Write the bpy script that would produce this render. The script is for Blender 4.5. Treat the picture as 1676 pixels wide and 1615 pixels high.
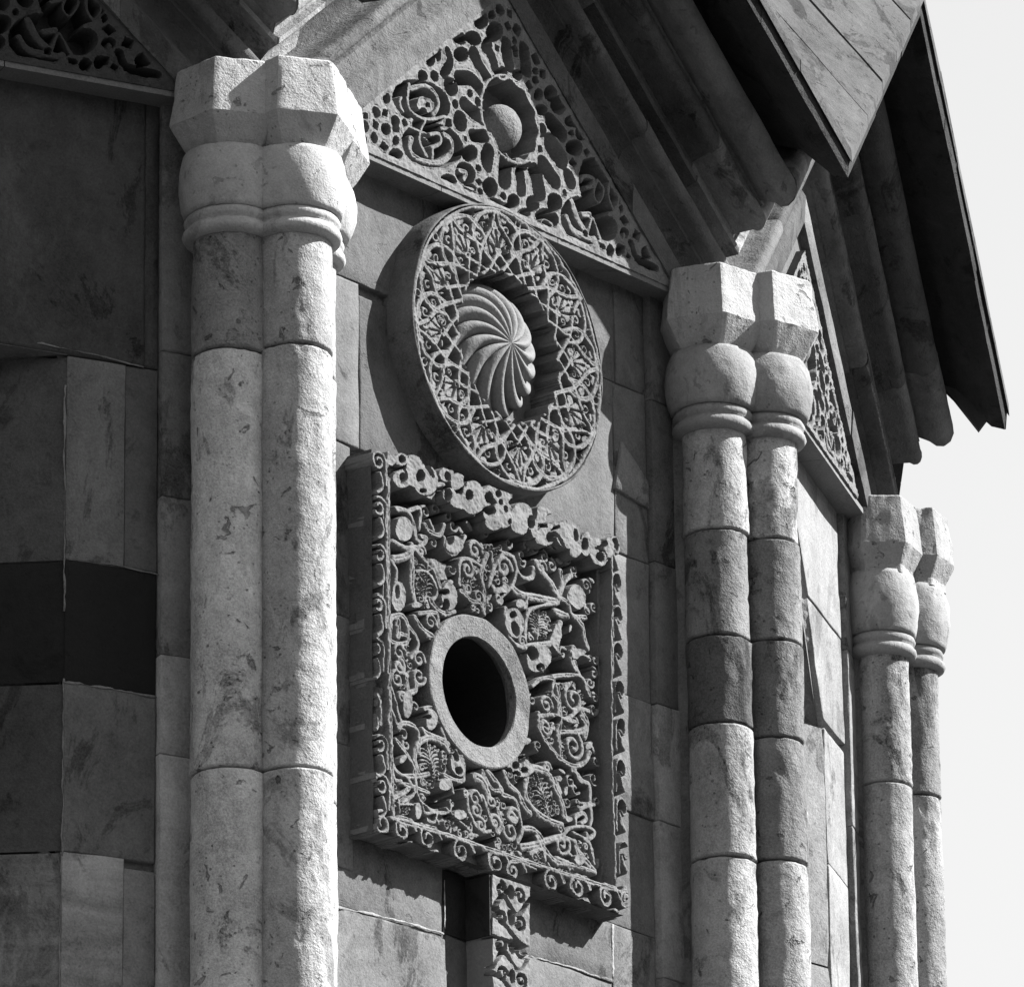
import bpy, bmesh, math, random
import numpy as np
from mathutils import Vector, Matrix, noise
random.seed(7)
rng = np.random.default_rng(11)
S = bpy.context.scene
for o in list(bpy.data.objects): bpy.data.objects.remove(o)
COL = S.collection

# ------------------------------------------------------------------ camera, sky, sun, exposure
T1 = math.radians(49.5); A = math.radians(24.0); W = 1.2
R = W/2/math.sin(A/2); AP = W/2/math.tan(A/2); TA = math.tan(A/2)
CF, CX, CY, CZ, CP, CR, CW = 11661.692, 2.014218, -13.147558, -4.425333, 0.352499, -0.012666, 0.015381
fw = Vector((math.sin(CW)*math.cos(CP), math.cos(CW)*math.cos(CP), math.sin(CP)))
rt = Vector((math.cos(CW), -math.sin(CW), 0)); up = rt.cross(fw)
r2 = rt*math.cos(CR) + up*math.sin(CR); u2 = -rt*math.sin(CR) + up*math.cos(CR)
CAM = Vector((CX, CY, CZ))
cd = bpy.data.cameras.new('camera'); cam = bpy.data.objects.new('camera', cd); COL.objects.link(cam)
cam.matrix_world = Matrix(((r2.x, u2.x, -fw.x, CX), (r2.y, u2.y, -fw.y, CY), (r2.z, u2.z, -fw.z, CZ), (0, 0, 0, 1)))
cd.sensor_width = 36; cd.lens = CF/1676*36; cd.clip_start = .1; cd.clip_end = 2000
S.camera = cam
SUN_AZ, SUN_EL = math.radians(95), math.radians(40)      # azimuth from -Y towards +X
sdir = Vector((math.sin(SUN_AZ)*math.cos(SUN_EL), -math.cos(SUN_AZ)*math.cos(SUN_EL), math.sin(SUN_EL)))
sl = bpy.data.lights.new('sun', 'SUN'); sl.energy = 5.0; sl.angle = math.radians(.5); sl.color = (1, 1, 1)
so = bpy.data.objects.new('sun', sl); COL.objects.link(so); so.rotation_euler = sdir.to_track_quat('Z', 'Y').to_euler()
wd = bpy.data.worlds.new('World'); S.world = wd; wd.use_nodes = True
nt = wd.node_tree; bg = nt.nodes['Background']
sk = nt.nodes.new('ShaderNodeTexSky'); sk.sky_type = 'NISHITA'; sk.sun_disc = False
sk.sun_elevation = SUN_EL; sk.sun_rotation = math.atan2(sdir.x, sdir.y); sk.air_density = 2.0; sk.dust_density = 0.0
sep = nt.nodes.new('ShaderNodeSeparateColor'); nt.links.new(sk.outputs[0], sep.inputs[0])   # blue-sensitive black and white film
nt.links.new(sep.outputs[2], bg.inputs[0]); bg.inputs[1].default_value = .052
S.view_settings.view_transform = 'Standard'; S.view_settings.look = 'None'
S.view_settings.exposure = 1.75; S.view_settings.gamma = 1; S.view_settings.use_curve_mapping = False
S.render.engine = 'CYCLES'

# ------------------------------------------------------------------ helpers
def nz(x, y, z, f, s=0.0): return noise.noise(Vector((x*f+s, y*f+1.7*s, z*f-s)))
def frame(k):
    t = T1+(k-1)*A
    return t, Vector((math.sin(t), -math.cos(t), 0)), Vector((math.cos(t), math.sin(t), 0))
def un(x, y, k=1, o=0.0):
    """a pixel of the photograph -> (u, z) on the plane o metres in front of drum face k"""
    t, n, u = frame(k)
    d = fw*CF + r2*(x-838) + u2*(807.5-y)
    s = (AP+o-CAM.dot(n))/d.dot(n); X = CAM+d*s
    return X.dot(u), X.z
def link(name, me, parent=None, mat=None):
    o = bpy.data.objects.new(name, me); COL.objects.link(o)
    if mat: me.materials.clear(); me.materials.append(mat)
    if parent: o.parent = parent
    return o
def empty(name, loc, rz, label=None, cat=None, group=None, kind=None):
    o = bpy.data.objects.new(name, None); COL.objects.link(o); o.location = loc; o.rotation_euler = (0, 0, rz)
    o.empty_display_size = .1
    return tag(o, label, cat, group, kind or 'thing')
def tag(o, label=None, cat=None, group=None, kind=None):
    for k_, v in (('label', label), ('category', cat), ('group', group), ('kind', kind)):
        if v: o[k_] = v
    return o
def face_root(name, k, label, cat, group=None):
    t, n, u = frame(k); return empty(name, n*AP, t, label, cat, group)
def corner_root(name, k, label, cat, group=None):
    t = T1+(k-1)*A-A/2; return empty(name, Vector((math.sin(t), -math.cos(t), 0))*R, t, label, cat, group)
def mesh(name, vs, fs, smooth=False):
    me = bpy.data.meshes.new(name); me.from_pydata([tuple(v) for v in vs], [], fs); me.update()
    bm = bmesh.new(); bm.from_mesh(me); bmesh.ops.recalc_face_normals(bm, faces=bm.faces); bm.to_mesh(me); bm.free()
    if smooth: me.shade_smooth()
    return me

# ------------------------------------------------------------------ materials (all greys: black and white photograph)
def stone(name, val, mott=.5, grain=.7, bump=.5, pit=.3, streak=.2, band=0.0, rough=.9):
    m = bpy.data.materials.new(name); m.use_nodes = True; n = m.node_tree; L = n.links.new
    b = n.nodes['Principled BSDF']; b.inputs['Roughness'].default_value = rough
    b.inputs['Specular IOR Level'].default_value = .25
    tc = n.nodes.new('ShaderNodeTexCoord'); oi = n.nodes.new('ShaderNodeObjectInfo')
    add = n.nodes.new('ShaderNodeVectorMath'); add.operation = 'ADD'
    sc = n.nodes.new('ShaderNodeVectorMath'); sc.operation = 'SCALE'; sc.inputs[3].default_value = 37.0
    cmb = n.nodes.new('ShaderNodeCombineXYZ')
    for i in range(3): L(oi.outputs['Random'], cmb.inputs[i])
    L(cmb.outputs[0], sc.inputs[0]); L(tc.outputs['Object'], add.inputs[0]); L(sc.outputs[0], add.inputs[1])
    def tex(scale, det=4, rg=.6, mul=None, dist=0):
        t = n.nodes.new('ShaderNodeTexNoise'); t.inputs['Scale'].default_value = scale; t.inputs['Detail'].default_value = det
        t.inputs['Roughness'].default_value = rg; t.inputs['Distortion'].default_value = dist
        if mul:
            v = n.nodes.new('ShaderNodeVectorMath'); v.operation = 'MULTIPLY'; v.inputs[1].default_value = mul
            L(add.outputs[0], v.inputs[0]); L(v.outputs[0], t.inputs['Vector'])
        else: L(add.outputs[0], t.inputs['Vector'])
        return t.outputs['Fac']
    def M(op, a, b_=None, clamp=False):
        k = n.nodes.new('ShaderNodeMath'); k.operation = op; k.use_clamp = clamp
        for i, x in enumerate((a, b_)):
            if x is None: continue
            if isinstance(x, (int, float)): k.inputs[i].default_value = x
            else: L(x, k.inputs[i])
        return k.outputs[0]
    def cen(f, amp): return M('MULTIPLY', M('SUBTRACT', f, .5), amp)
    big = tex(5, 5, .65); med = tex(38, 4, .7); fine = tex(260, 3, .7); st = tex(9, 4, .6, (1, 1, .12), .4)
    s = M('ADD', M('ADD', cen(big, 2.6*mott), cen(med, 1.6*mott)), M('ADD', cen(fine, 1.8*grain), cen(st, 2.6*streak)))
    if band:
        bd = tex(16, 3, .6, (.12, .12, 1), .6); s = M('ADD', s, cen(bd, 3*band))
    vo = n.nodes.new('ShaderNodeTexVoronoi'); vo.inputs['Scale'].default_value = 70; vo.inputs['Randomness'].default_value = 1
    L(add.outputs[0], vo.inputs['Vector'])
    mask = tex(12, 3, .6)
    pits = M('MULTIPLY', M('LESS_THAN', vo.outputs['Distance'], .16), M('GREATER_THAN', mask, .60-.12*pit))
    s = M('SUBTRACT', s, M('MULTIPLY', pits, .45*min(1, pit*1.5)))
    # lighter lichen / lime spots of their own shape
    lich = M('MULTIPLY', M('GREATER_THAN', tex(24, 5, .75), .67), .35*mott)
    s = M('ADD', s, lich)
    pt = n.nodes.new('ShaderNodeMapRange'); pt.inputs['From Min'].default_value = .56; pt.inputs['From Max'].default_value = .60
    L(tex(7, 6, .72, (1, 1, .6), .8), pt.inputs['Value']); s = M('SUBTRACT', s, M('MULTIPLY', pt.outputs[0], .85*mott))
    pt2 = n.nodes.new('ShaderNodeMapRange'); pt2.inputs['From Min'].default_value = .60; pt2.inputs['From Max'].default_value = .63
    L(tex(4.3, 7, .75, (1, 1, .5), .5), pt2.inputs['Value']); s = M('ADD', s, M('MULTIPLY', pt2.outputs[0], .45*mott))
    s = M('ADD', s, cen(oi.outputs['Random'], .22))
    v = M('MULTIPLY', M('MAXIMUM', M('ADD', s, 1.0), .15), val)
    cc = n.nodes.new('ShaderNodeCombineColor')
    for i in range(3): L(v, cc.inputs[i])
    L(cc.outputs[0], b.inputs['Base Color'])
    h = M('ADD', M('ADD', M('MULTIPLY', big, 1.2), M('MULTIPLY', med, .9)), M('MULTIPLY', fine, .35))
    cav = n.nodes.new('ShaderNodeMapRange'); cav.inputs['From Min'].default_value = .64; cav.inputs['From Max'].default_value = .68
    L(tex(30, 5, .6, None, .6), cav.inputs['Value'])
    h = M('SUBTRACT', h, M('MULTIPLY', cav.outputs[0], 1.3*pit)); v = M('MULTIPLY', v, M('SUBTRACT', 1.0, M('MULTIPLY', cav.outputs[0], .45*min(1, pit*1.3))))
    for i in range(3): L(v, cc.inputs[i])
    h = M('SUBTRACT', h, M('MULTIPLY', pits, .6))
    bp = n.nodes.new('ShaderNodeBump'); bp.inputs['Strength'].default_value = bump; bp.inputs['Distance'].default_value = .006
    L(h, bp.inputs['Height']); L(bp.outputs[0], b.inputs['Normal'])
    return m
_mc = {}
def tone(v, **kw):
    key = (round(v, 3), tuple(sorted(kw.items())))
    if key not in _mc: _mc[key] = stone('ashlar_stone_%d' % len(_mc), v, **kw)
    return _mc[key]
M_carve = stone('carved_stone', .125, mott=.2, grain=.5, bump=.45, pit=.1, streak=.05)
M_ring = stone('ring_stone', .13, mott=.35, grain=.9, bump=1.0, pit=.3, streak=.0)
M_corn = stone('cornice_stone', .08, mott=.45, grain=.3, bump=.5, pit=.2, streak=.3)
M_roof = stone('roof_stone', .055, mott=.7, grain=.6, bump=.6, pit=.6, streak=.1)
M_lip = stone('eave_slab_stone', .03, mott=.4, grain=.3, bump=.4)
M_mort = stone('lime_mortar', .21, mott=.3, grain=.3, bump=.8, pit=.1, streak=0)
M_core = stone('joint_mortar', .10, mott=.3, bump=.6)
M_ground = stone('ground_soil', .05, mott=.4)
M_dark = stone('unlit_interior_black', .012)  # darkness of the unlit interior put into the colour

# ------------------------------------------------------------------ structure: ground
bm = bmesh.new(); bmesh.ops.create_circle(bm, cap_ends=True, radius=900, segments=48)
me = bpy.data.meshes.new('ground'); bm.to_mesh(me); bm.free()
g = link('ground', me, None, M_ground); g.location = (0, 0, -12); tag(g, kind='structure')

def sky_blocker_hills():  # unseen ring added to block low sky and deepen the shadows
    vs, fs = [], []; n = 720; prof = ((420, 0), (520, 40), (640, 118), (720, 165), (820, 120), (880, 0))
    for i in range(n):
        a = math.tau*i/n; w = 1+.12*nz(math.cos(a), math.sin(a), 0, 3.1)+.10*nz(math.cos(a), math.sin(a), 1, 11)+.05*nz(math.cos(a), math.sin(a), 2, 37)
        for r, h in prof:
            vs.append((r*math.cos(a), r*math.sin(a), -12.5+h*w+(3*nz(r*.02, a*9, 0, 1) if h else 0)))
    m = len(prof)
    for i in range(n):
        j = (i+1) % n
        for q in range(m-1): fs.append((i*m+q, j*m+q, j*m+q+1, i*m+q+1))
    tag(link('sky_blocker_hills', mesh('sky_blocker_hills', vs, fs, True), None, stone('sky_blocker_dark', .045, mott=.5)), kind='structure')
sky_blocker_hills()

# ------------------------------------------------------------------ the drum wall
wall = empty('drum_wall', (0, 0, 0), 0, 'polygonal church drum of squared stone blocks between the column clusters', 'wall')
RC = (-.077, -.645, .0935)                                   # window opening centre and radius on face 1
NICHE = .276                                                 # half width of the V niches on faces 0 and 2
ZT, ZB = .60, -12.0
froot = {}
for k in (0, 1, 2, 3):
    t, n, u = frame(k); froot[k] = (Matrix.Translation(n*AP) @ Matrix.Rotation(t, 4, 'Z'))
def L2W(k, u, o, z):
    return froot[k] @ Vector((u, -o, z))
def core():
    vs, fs = [], []
    def P(k, u, o, z):
        t, n, ud = frame(k); v = n*(AP+o)+ud*u; vs.append((v.x, v.y, z)); return len(vs)-1
    D = -.012; ZM = .236
    for k in range(-6, 9):
        w = W/2+D*TA
        if k in (0, 1, 2): fs.append((P(k, -w, -.105, ZM), P(k, w, -.105, ZM), P(k, w, -.105, ZT), P(k, -w, -.105, ZT)))
        if k == 1:
            cu, cz, r = RC; r = .108; z0, z1 = -1.0, -.28; a0, a1 = -.40, .30
            cs = [(a1, z1), (a0, z1), (a0, z0), (a1, z0)]
            angs = sorted([i*math.tau/48+.003 for i in range(48)]+[math.atan2(z-cz, u-cu) % math.tau for u, z in cs])
            inn, out = [], []
            for an in angs:
                c, s = math.cos(an), math.sin(an)
                tt = min([(x-cu)/c for x in (a0, a1) if abs(c) > 1e-6 and (x-cu)/c > 0]+[(y-cz)/s for y in (z0, z1) if abs(s) > 1e-6 and (y-cz)/s > 0])
                inn.append(P(k, cu+r*c, -.08, cz+r*s)); out.append(P(k, cu+tt*c, -.08, cz+tt*s)) 
            m = len(angs)
            for i in range(m):
                j = (i+1) % m; fs.append((inn[i], inn[j], out[j], out[i]))
            cc = [(a0, z0), (a1, z0), (a1, z1), (a0, z1)]
            for q in range(4):
                (x0, y0), (x1, y1) = cc[q], cc[(q+1) % 4]; fs.append((P(k, x0, D, y0), P(k, x1, D, y1), P(k, x1, -.08, y1), P(k, x0, -.08, y0)))
            for q in ([(-w, ZB), (w, ZB), (w, z0), (-w, z0)], [(-w, z1), (w, z1), (w, ZM), (-w, ZM)], [(-w, z0), (a0, z0), (a0, z1), (-w, z1)], [(a1, z0), (w, z0), (w, z1), (a1, z1)]):
                fs.append(tuple(P(k, u, D, z) for u, z in q))
        elif k in (0, 2):
            zt = -.255; b = NICHE-.004
            for q in ([(-w, ZB), (-b, ZB), (-b, zt), (-w, zt)], [(b, ZB), (w, ZB), (w, zt), (b, zt)]):
                fs.append(tuple(P(k, u, D, z) for u, z in q))
            # above the niche: left, right of the pointed head
            fs.append((P(k, -w, D, zt), P(k, -b, D, zt), P(k, -.01, D, .215), P(k, -.01, D, ZM), P(k, -w, D, ZM)))
            fs.append((P(k, w, D, zt), P(k, b, D, zt), P(k, .01, D, .215), P(k, .01, D, ZM), P(k, w, D, ZM)))
        else:
            fs.append((P(k, -w, D, ZB), P(k, w, D, ZB), P(k, w, D, ZT), P(k, -w, D, ZT)))
    return mesh('wall_core', vs, fs)
link('wall_core', core(), wall, M_core)
def window_shaft():  # closed tube added behind the opening so that it reads black
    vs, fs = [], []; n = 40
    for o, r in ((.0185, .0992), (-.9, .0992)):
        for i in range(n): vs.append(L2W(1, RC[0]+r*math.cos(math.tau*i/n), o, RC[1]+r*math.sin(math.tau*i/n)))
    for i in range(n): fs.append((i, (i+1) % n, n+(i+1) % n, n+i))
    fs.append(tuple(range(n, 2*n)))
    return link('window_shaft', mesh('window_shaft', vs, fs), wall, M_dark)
tag(link('dome_core', mesh('dome_core', [(*(Vector((math.sin(T1+i*A-A/2), -math.cos(T1+i*A-A/2), 0))*(R-.03)), .58) for i in range(15)]+[(0, 0, 4.2)],
     [(i, (i+1) % 15, 15) for i in range(15)]), wall, M_core))

window_shaft()
def block(k, quad, val, proud=0.0, depth=.03, gap=.0004, cell=.035, name='stone_block', mat=None, rough=.0012, parent=None, **kw):
    """a squared stone: quad = 4 (u,z) corners anticlockwise from lower left"""
    q = [Vector(p) for p in quad]; c = sum(q, Vector((0, 0)))/4
    q = [p+Vector((math.copysign(min(gap, abs(c.x-p.x)*.3), c.x-p.x), math.copysign(min(gap, abs(c.y-p.y)*.3), c.y-p.y))) for p in q]
    nx = max(2, min(24, int((q[1]-q[0]).length/cell)+1)); ny = max(2, min(30, int((q[3]-q[0]).length/cell)+1))
    def spaced(n_):
        b = .012; inner = [b+(1-2*b)*i/n_ for i in range(n_+1)]; return [0]+inner+[1]
    xs, ys = spaced(nx), spaced(ny)
    sd = random.random()*50; vs, fs = [], []; tilt = (random.uniform(-.0015, .0015), random.uniform(-.0015, .0015))
    for j, b in enumerate(ys):
        for i, a in enumerate(xs):
            p = (q[0]*(1-a)+q[1]*a)*(1-b)+(q[3]*(1-a)+q[2]*a)*b
            e = i in (0, len(xs)-1) or j in (0, len(ys)-1)
            o = proud+nz(p.x, sd, p.y, 9)*rough*1.6+nz(p.x, sd, p.y, 30)*rough + tilt[0]*(a-.5)*2+tilt[1]*(b-.5)*2
            if e:
                o -= .0006+abs(nz(p.x, sd, p.y, 25))*.004*max(0, nz(p.x, sd, p.y, 5)+.2)
                p = p+Vector((nz(p.x, sd, p.y, 18)*.0018, nz(p.x, sd+9, p.y, 18)*.0018))
            vs.append(L2W(k, p.x, o, p.y))
    NX, NY = len(xs), len(ys)
    for j in range(NY-1):
        for i in range(NX-1): fs.append((j*NX+i, j*NX+i+1, (j+1)*NX+i+1, (j+1)*NX+i))
    loop = [i for i in range(NX)]+[j*NX+NX-1 for j in range(1, NY)]+[(NY-1)*NX+i for i in range(NX-2, -1, -1)]+[j*NX for j in range(NY-2, 0, -1)]
    b0 = len(vs); t, n, u = frame(k)
    for i in loop: vs.append(vs[i]-n*(depth+proud))
    m = len(loop)
    for i in range(m): fs.append((loop[i], loop[(i+1) % m], b0+(i+1) % m, b0+i))
    return link(name, mesh(name, vs, fs, True), parent or wall, mat or tone(val, **kw))
def rect(u0, u1, z0, z1): return [(u0, z0), (u1, z0), (u1, z1), (u0, z1)]

# face 1 ashlar (u, z) courses; tones as in the photograph
f1 = [(-.435, -.16, .02, .235, 0.076), (-.16, .12, -.02, .235, 0.073), (.12, .352, .04, .235, 0.076), (.352, .435, .04, .235, 0.076),
      (-.435, -.33, -.275, .02, 0.088), (-.33, .05, -.275, .0, 0.065), (.05, .345, -.275, .04, 0.084), (.345, .435, -.275, .04, 0.095),
      (-.435, -.350, -.58, -.275, 0.076), (-.435, -.350, -.80, -.58, 0.103), (-.435, -.350, -1.01, -.80, 0.099),
      (.28, .435, -.53, -.275, 0.103), (.28, .435, -.74, -.53, 0.114), (.28, .435, -.95, -.74, 0.092), (-.435, -.12, -1.075, -.952, 0.099), (-.435, -.12, -1.42, -1.075, 0.118),
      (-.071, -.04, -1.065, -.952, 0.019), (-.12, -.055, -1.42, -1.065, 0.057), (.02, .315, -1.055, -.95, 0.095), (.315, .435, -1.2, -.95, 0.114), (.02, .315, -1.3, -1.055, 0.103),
      (.315, .435, -1.5, -1.2, 0.103), (.02, .315, -1.6, -1.3, 0.095), (-.435, -.12, -1.8, -1.42, 0.107), (-.12, .02, -1.8, -1.42, 0.076)]
for u0, u1, z0, z1, v in f1:
    block(1, rect(u0, u1, z0, z1), v, proud=random.uniform(-.001, .0015), mott=.55, streak=.3)
tag(block(1, [un(1003, 800), un(1060, 835), un(1060, 790), un(1015, 722)], .15, proud=.005, name='repair_patch'), label='small slanted patch stone let into the wall')
tag(block(1, rect(-.128, -.071, -1.066, -.955), .010, proud=.002, name='shadow_dark_stone'), label='soot black stone beside the carved strip')  # dark stone whose tone also carries the strip's cast shadow
# pilaster strips (stepped backing behind every cluster)
def strips(k, side, cuts, vals, u0=.437, u1=.535, proud=.012):
    for i in range(len(cuts)-1):
        a, b = (u0, u1) if side > 0 else (-u1, -u0)
        block(k, rect(a, b, cuts[i+1], cuts[i]), vals[i % len(vals)], proud=proud, name='pilaster_stone', streak=.4)
strips(1, 1, [.235, .03, -.27, -.53, -.74, -1.02, -1.4, -1.8], [.08, .09, .09, .20, .19, .15])
strips(1, -1, [.235, -.1, -.5, -.9, -1.3, -1.8], [.14, .16])
strips(0, 1, [.235, -.209, -.46, -.73, -.896, -1.3, -1.8], [.10, .11, .15, .24, .26, .26])
strips(0, -1, [.235, -.3, -.8, -1.3, -1.8], [.2])
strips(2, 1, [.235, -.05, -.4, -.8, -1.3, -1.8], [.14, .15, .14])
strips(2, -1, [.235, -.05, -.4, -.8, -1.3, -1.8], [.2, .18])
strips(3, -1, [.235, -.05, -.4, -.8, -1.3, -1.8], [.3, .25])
for k in (0, 1, 2, 3):
    for sgn in (-1, 1):
        if (k, sgn) == (3, 1): continue
        for z0, z1 in ((-.9, .235), (-1.8, -.9)):
            a, b = (.537, .598) if sgn > 0 else (-.598, -.537)
            block(k, rect(a, b, z0, z1), .16, proud=.004, name='pilaster_stone')
# face 0 : big dark blocks right of the niche, stones left of it
N0 = NICHE
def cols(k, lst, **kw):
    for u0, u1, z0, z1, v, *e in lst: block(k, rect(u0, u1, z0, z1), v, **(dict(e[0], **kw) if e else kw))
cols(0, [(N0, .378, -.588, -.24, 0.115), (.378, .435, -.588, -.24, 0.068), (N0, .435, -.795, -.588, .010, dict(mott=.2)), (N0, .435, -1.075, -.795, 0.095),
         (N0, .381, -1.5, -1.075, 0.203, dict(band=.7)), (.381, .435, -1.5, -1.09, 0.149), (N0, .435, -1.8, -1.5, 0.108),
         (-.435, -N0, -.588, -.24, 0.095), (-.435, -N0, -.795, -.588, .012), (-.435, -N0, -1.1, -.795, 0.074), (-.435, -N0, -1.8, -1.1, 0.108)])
# the head stones above both niches are pentagons cut by the pointed head: built as columns of strips following the edge
def headw(z): return max(0.0, NICHE*(1-((z+.255)/.47))**.72) if z > -.255 else NICHE
def face_above(k, vals, z1=.235):
    for sgn in (-1, 1):
        zs = [-.24, -.03, .235]
        for i in range(2):
            za, zb = zs[i], zs[i+1]
            a, b = headw(za), headw(min(zb, .21))
            q = [(a, za), (.435, za), (.435, zb), (b, zb)]
            if sgn < 0: q = [(-.435, za), (-a, za), (-b, zb), (-.435, zb)]
            block(k, q, vals[i], mott=.3)
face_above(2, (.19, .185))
# face 0 above niche: plain large dark blocks (flat lintel)
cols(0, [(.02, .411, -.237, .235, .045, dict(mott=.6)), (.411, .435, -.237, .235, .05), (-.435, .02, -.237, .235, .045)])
# face 2
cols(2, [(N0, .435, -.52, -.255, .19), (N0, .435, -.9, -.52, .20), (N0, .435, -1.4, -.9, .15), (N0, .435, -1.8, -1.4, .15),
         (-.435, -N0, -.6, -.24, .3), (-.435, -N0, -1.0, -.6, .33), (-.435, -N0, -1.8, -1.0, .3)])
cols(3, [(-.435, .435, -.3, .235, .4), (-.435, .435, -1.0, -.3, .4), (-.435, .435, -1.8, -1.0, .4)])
# the V niches: flanks in courses
def flank(k, side, z0, z1, val, d=.16, **kw):
    """niche flank stone from arris (+-NICHE, 0) to the back line (0,-d)"""
    nu, nzn = 8, max(2, int((z1-z0)/.04)); vs, fs = [], []; sd = random.random()*30
    for j in range(nzn+1):
        z = z0+.002+(z1-z0-.004)*j/nzn
        for i in range(nu+1):
            a = i/nu; uu = side*NICHE*(1-a); o = -.002-d*a+nz(uu, sd, z, 14)*.002
            if j in (0, nzn): o -= .003
            vs.append(L2W(k, uu, o, z))
    for j in range(nzn):
        for i in range(nu): fs.append((j*(nu+1)+i, j*(nu+1)+i+1, (j+1)*(nu+1)+i+1, (j+1)*(nu+1)+i))
    return link('niche_stone', mesh('niche_stone', vs, fs, True), wall, tone(val, **kw))
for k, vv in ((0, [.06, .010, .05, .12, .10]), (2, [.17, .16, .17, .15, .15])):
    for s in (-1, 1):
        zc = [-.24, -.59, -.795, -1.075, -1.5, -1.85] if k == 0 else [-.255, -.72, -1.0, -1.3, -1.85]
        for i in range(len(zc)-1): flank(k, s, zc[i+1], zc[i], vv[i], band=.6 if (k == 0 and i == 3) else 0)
# niche ceiling / lintel soffit for face 0
vs = [L2W(0, -NICHE, -.001, -.238), L2W(0, NICHE, -.001, -.238), L2W(0, 0, -.17, -.238), L2W(0, -NICHE, -.001, -.236), L2W(0, NICHE, -.001, -.236), L2W(0, 0, -.17, -.236)]
link('niche_lintel', mesh('niche_lintel', vs, [(0, 1, 2), (3, 4, 5), (0, 1, 4, 3), (1, 2, 5, 4), (2, 0, 3, 5)]), wall, M_core)
# carved pointed head of the face 2 niche
def conch(k):
    nu, nv = 70, 110; vs, fs = [], []
    for j in range(nv+1):
        z = -.255+.468*j/nv; w = headw(z); f = w/NICHE
        for i in range(nu+1):
            a = -1+2*i/nu; uu = a*w; d = (.16*f if z > -.125 else .5)*(1-abs(a)**(1.6 if z > -.125 else 8))
            rel = 0
            if -.19 < z < .10:
                r_ = math.sin((uu*1.2+z)*150)*math.sin((uu*1.2-z)*150); rel = .012*max(0, r_+.1)*min(1, (1-abs(a))*6)
            vs.append(L2W(k, uu, -.003-d+rel, z))
    for j in range(nv):
        for i in range(nu): fs.append((j*(nu+1)+i, j*(nu+1)+i+1, (j+1)*(nu+1)+i+1, (j+1)*(nu+1)+i))
    o = link('niche_head', mesh('niche_head', vs, fs, True), wall, tone(.2))
    tag(o, label='pointed niche head covered in small carving')
conch(2)

# mortar beads: pale raised lime left in some joints
def bead(k, pts, r=.004, o=.002, mat=None, fat=.34):
    p = [un(x, y, k, 0) for x, y in pts]; path = []
    for a, b in zip(p, p[1:]):
        n_ = max(2, int(math.hypot(b[0]-a[0], b[1]-a[1])/.008))
        path += [(a[0]+(b[0]-a[0])*i/n_, a[1]+(b[1]-a[1])*i/n_) for i in range(n_)]
    path.append(p[-1]); vs, fs = [], []; sd = random.random()*40
    for i, (u, z) in enumerate(path):
        a, b = path[max(0, i-1)], path[min(len(path)-1, i+1)]
        d = Vector((b[0]-a[0], b[1]-a[1])).normalized(); nn = Vector((-d.y, d.x))
        rr = r*fat*max(.12, 1+1.9*nz(u, sd, z, 30)+1.2*nz(u, sd, z, 90)); off = nz(u, sd+3, z, 25)*.002+nz(u, sd+3, z, 110)*.0015
        for q in range(6):
            an = math.tau*q/6
            vs.append(L2W(k, u+nn.x*(off+rr*math.cos(an)), o+rr*.3*math.sin(an), z+nn.y*(off+rr*math.cos(an))))
    for i in range(len(path)-1):
        for q in range(6): fs.append((i*6+q, i*6+(q+1) % 6, (i+1)*6+(q+1) % 6, (i+1)*6+q))
    fs.append(tuple(range(6))); fs.append(tuple((len(path)-1)*6+q for q in range(6)))
    return link('mortar_bead', mesh('mortar_bead', vs, fs, True), wall, mat or M_mort)
M_mort2 = stone('old_mortar', .14, mott=.4)
bead(0, [(60, 562), (150, 580), (235, 601)], .0035, mat=M_mort2); bead(0, [(112, 916), (190, 925), (262, 941)], .0035, mat=M_mort2)
bead(0, [(104, 1117), (180, 1127), (255, 1141)], .004, mat=M_mort2)
bead(0, [(106, 630), (106, 800), (105, 1000)], .0035, .0, M_mort2); bead(0, [(104, 1110), (102, 1400)], .0035, .0, M_mort2)
bead(0, [(100, 1400), (97, 1660)], .003, -.001, M_mort2)
bead(1, [(550, 1484), (640, 1503), (725, 1528)], .005); bead(1, [(726, 1440), (727, 1520)], .004); bead(1, [(1001, 1512), (1002, 1600)], .006)
bead(1, [(865, 1563), (930, 1582), (1000, 1605)], .004)
bead(1, [(1065, 1160), (1068, 1340)], .003, mat=M_mort2)

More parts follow.
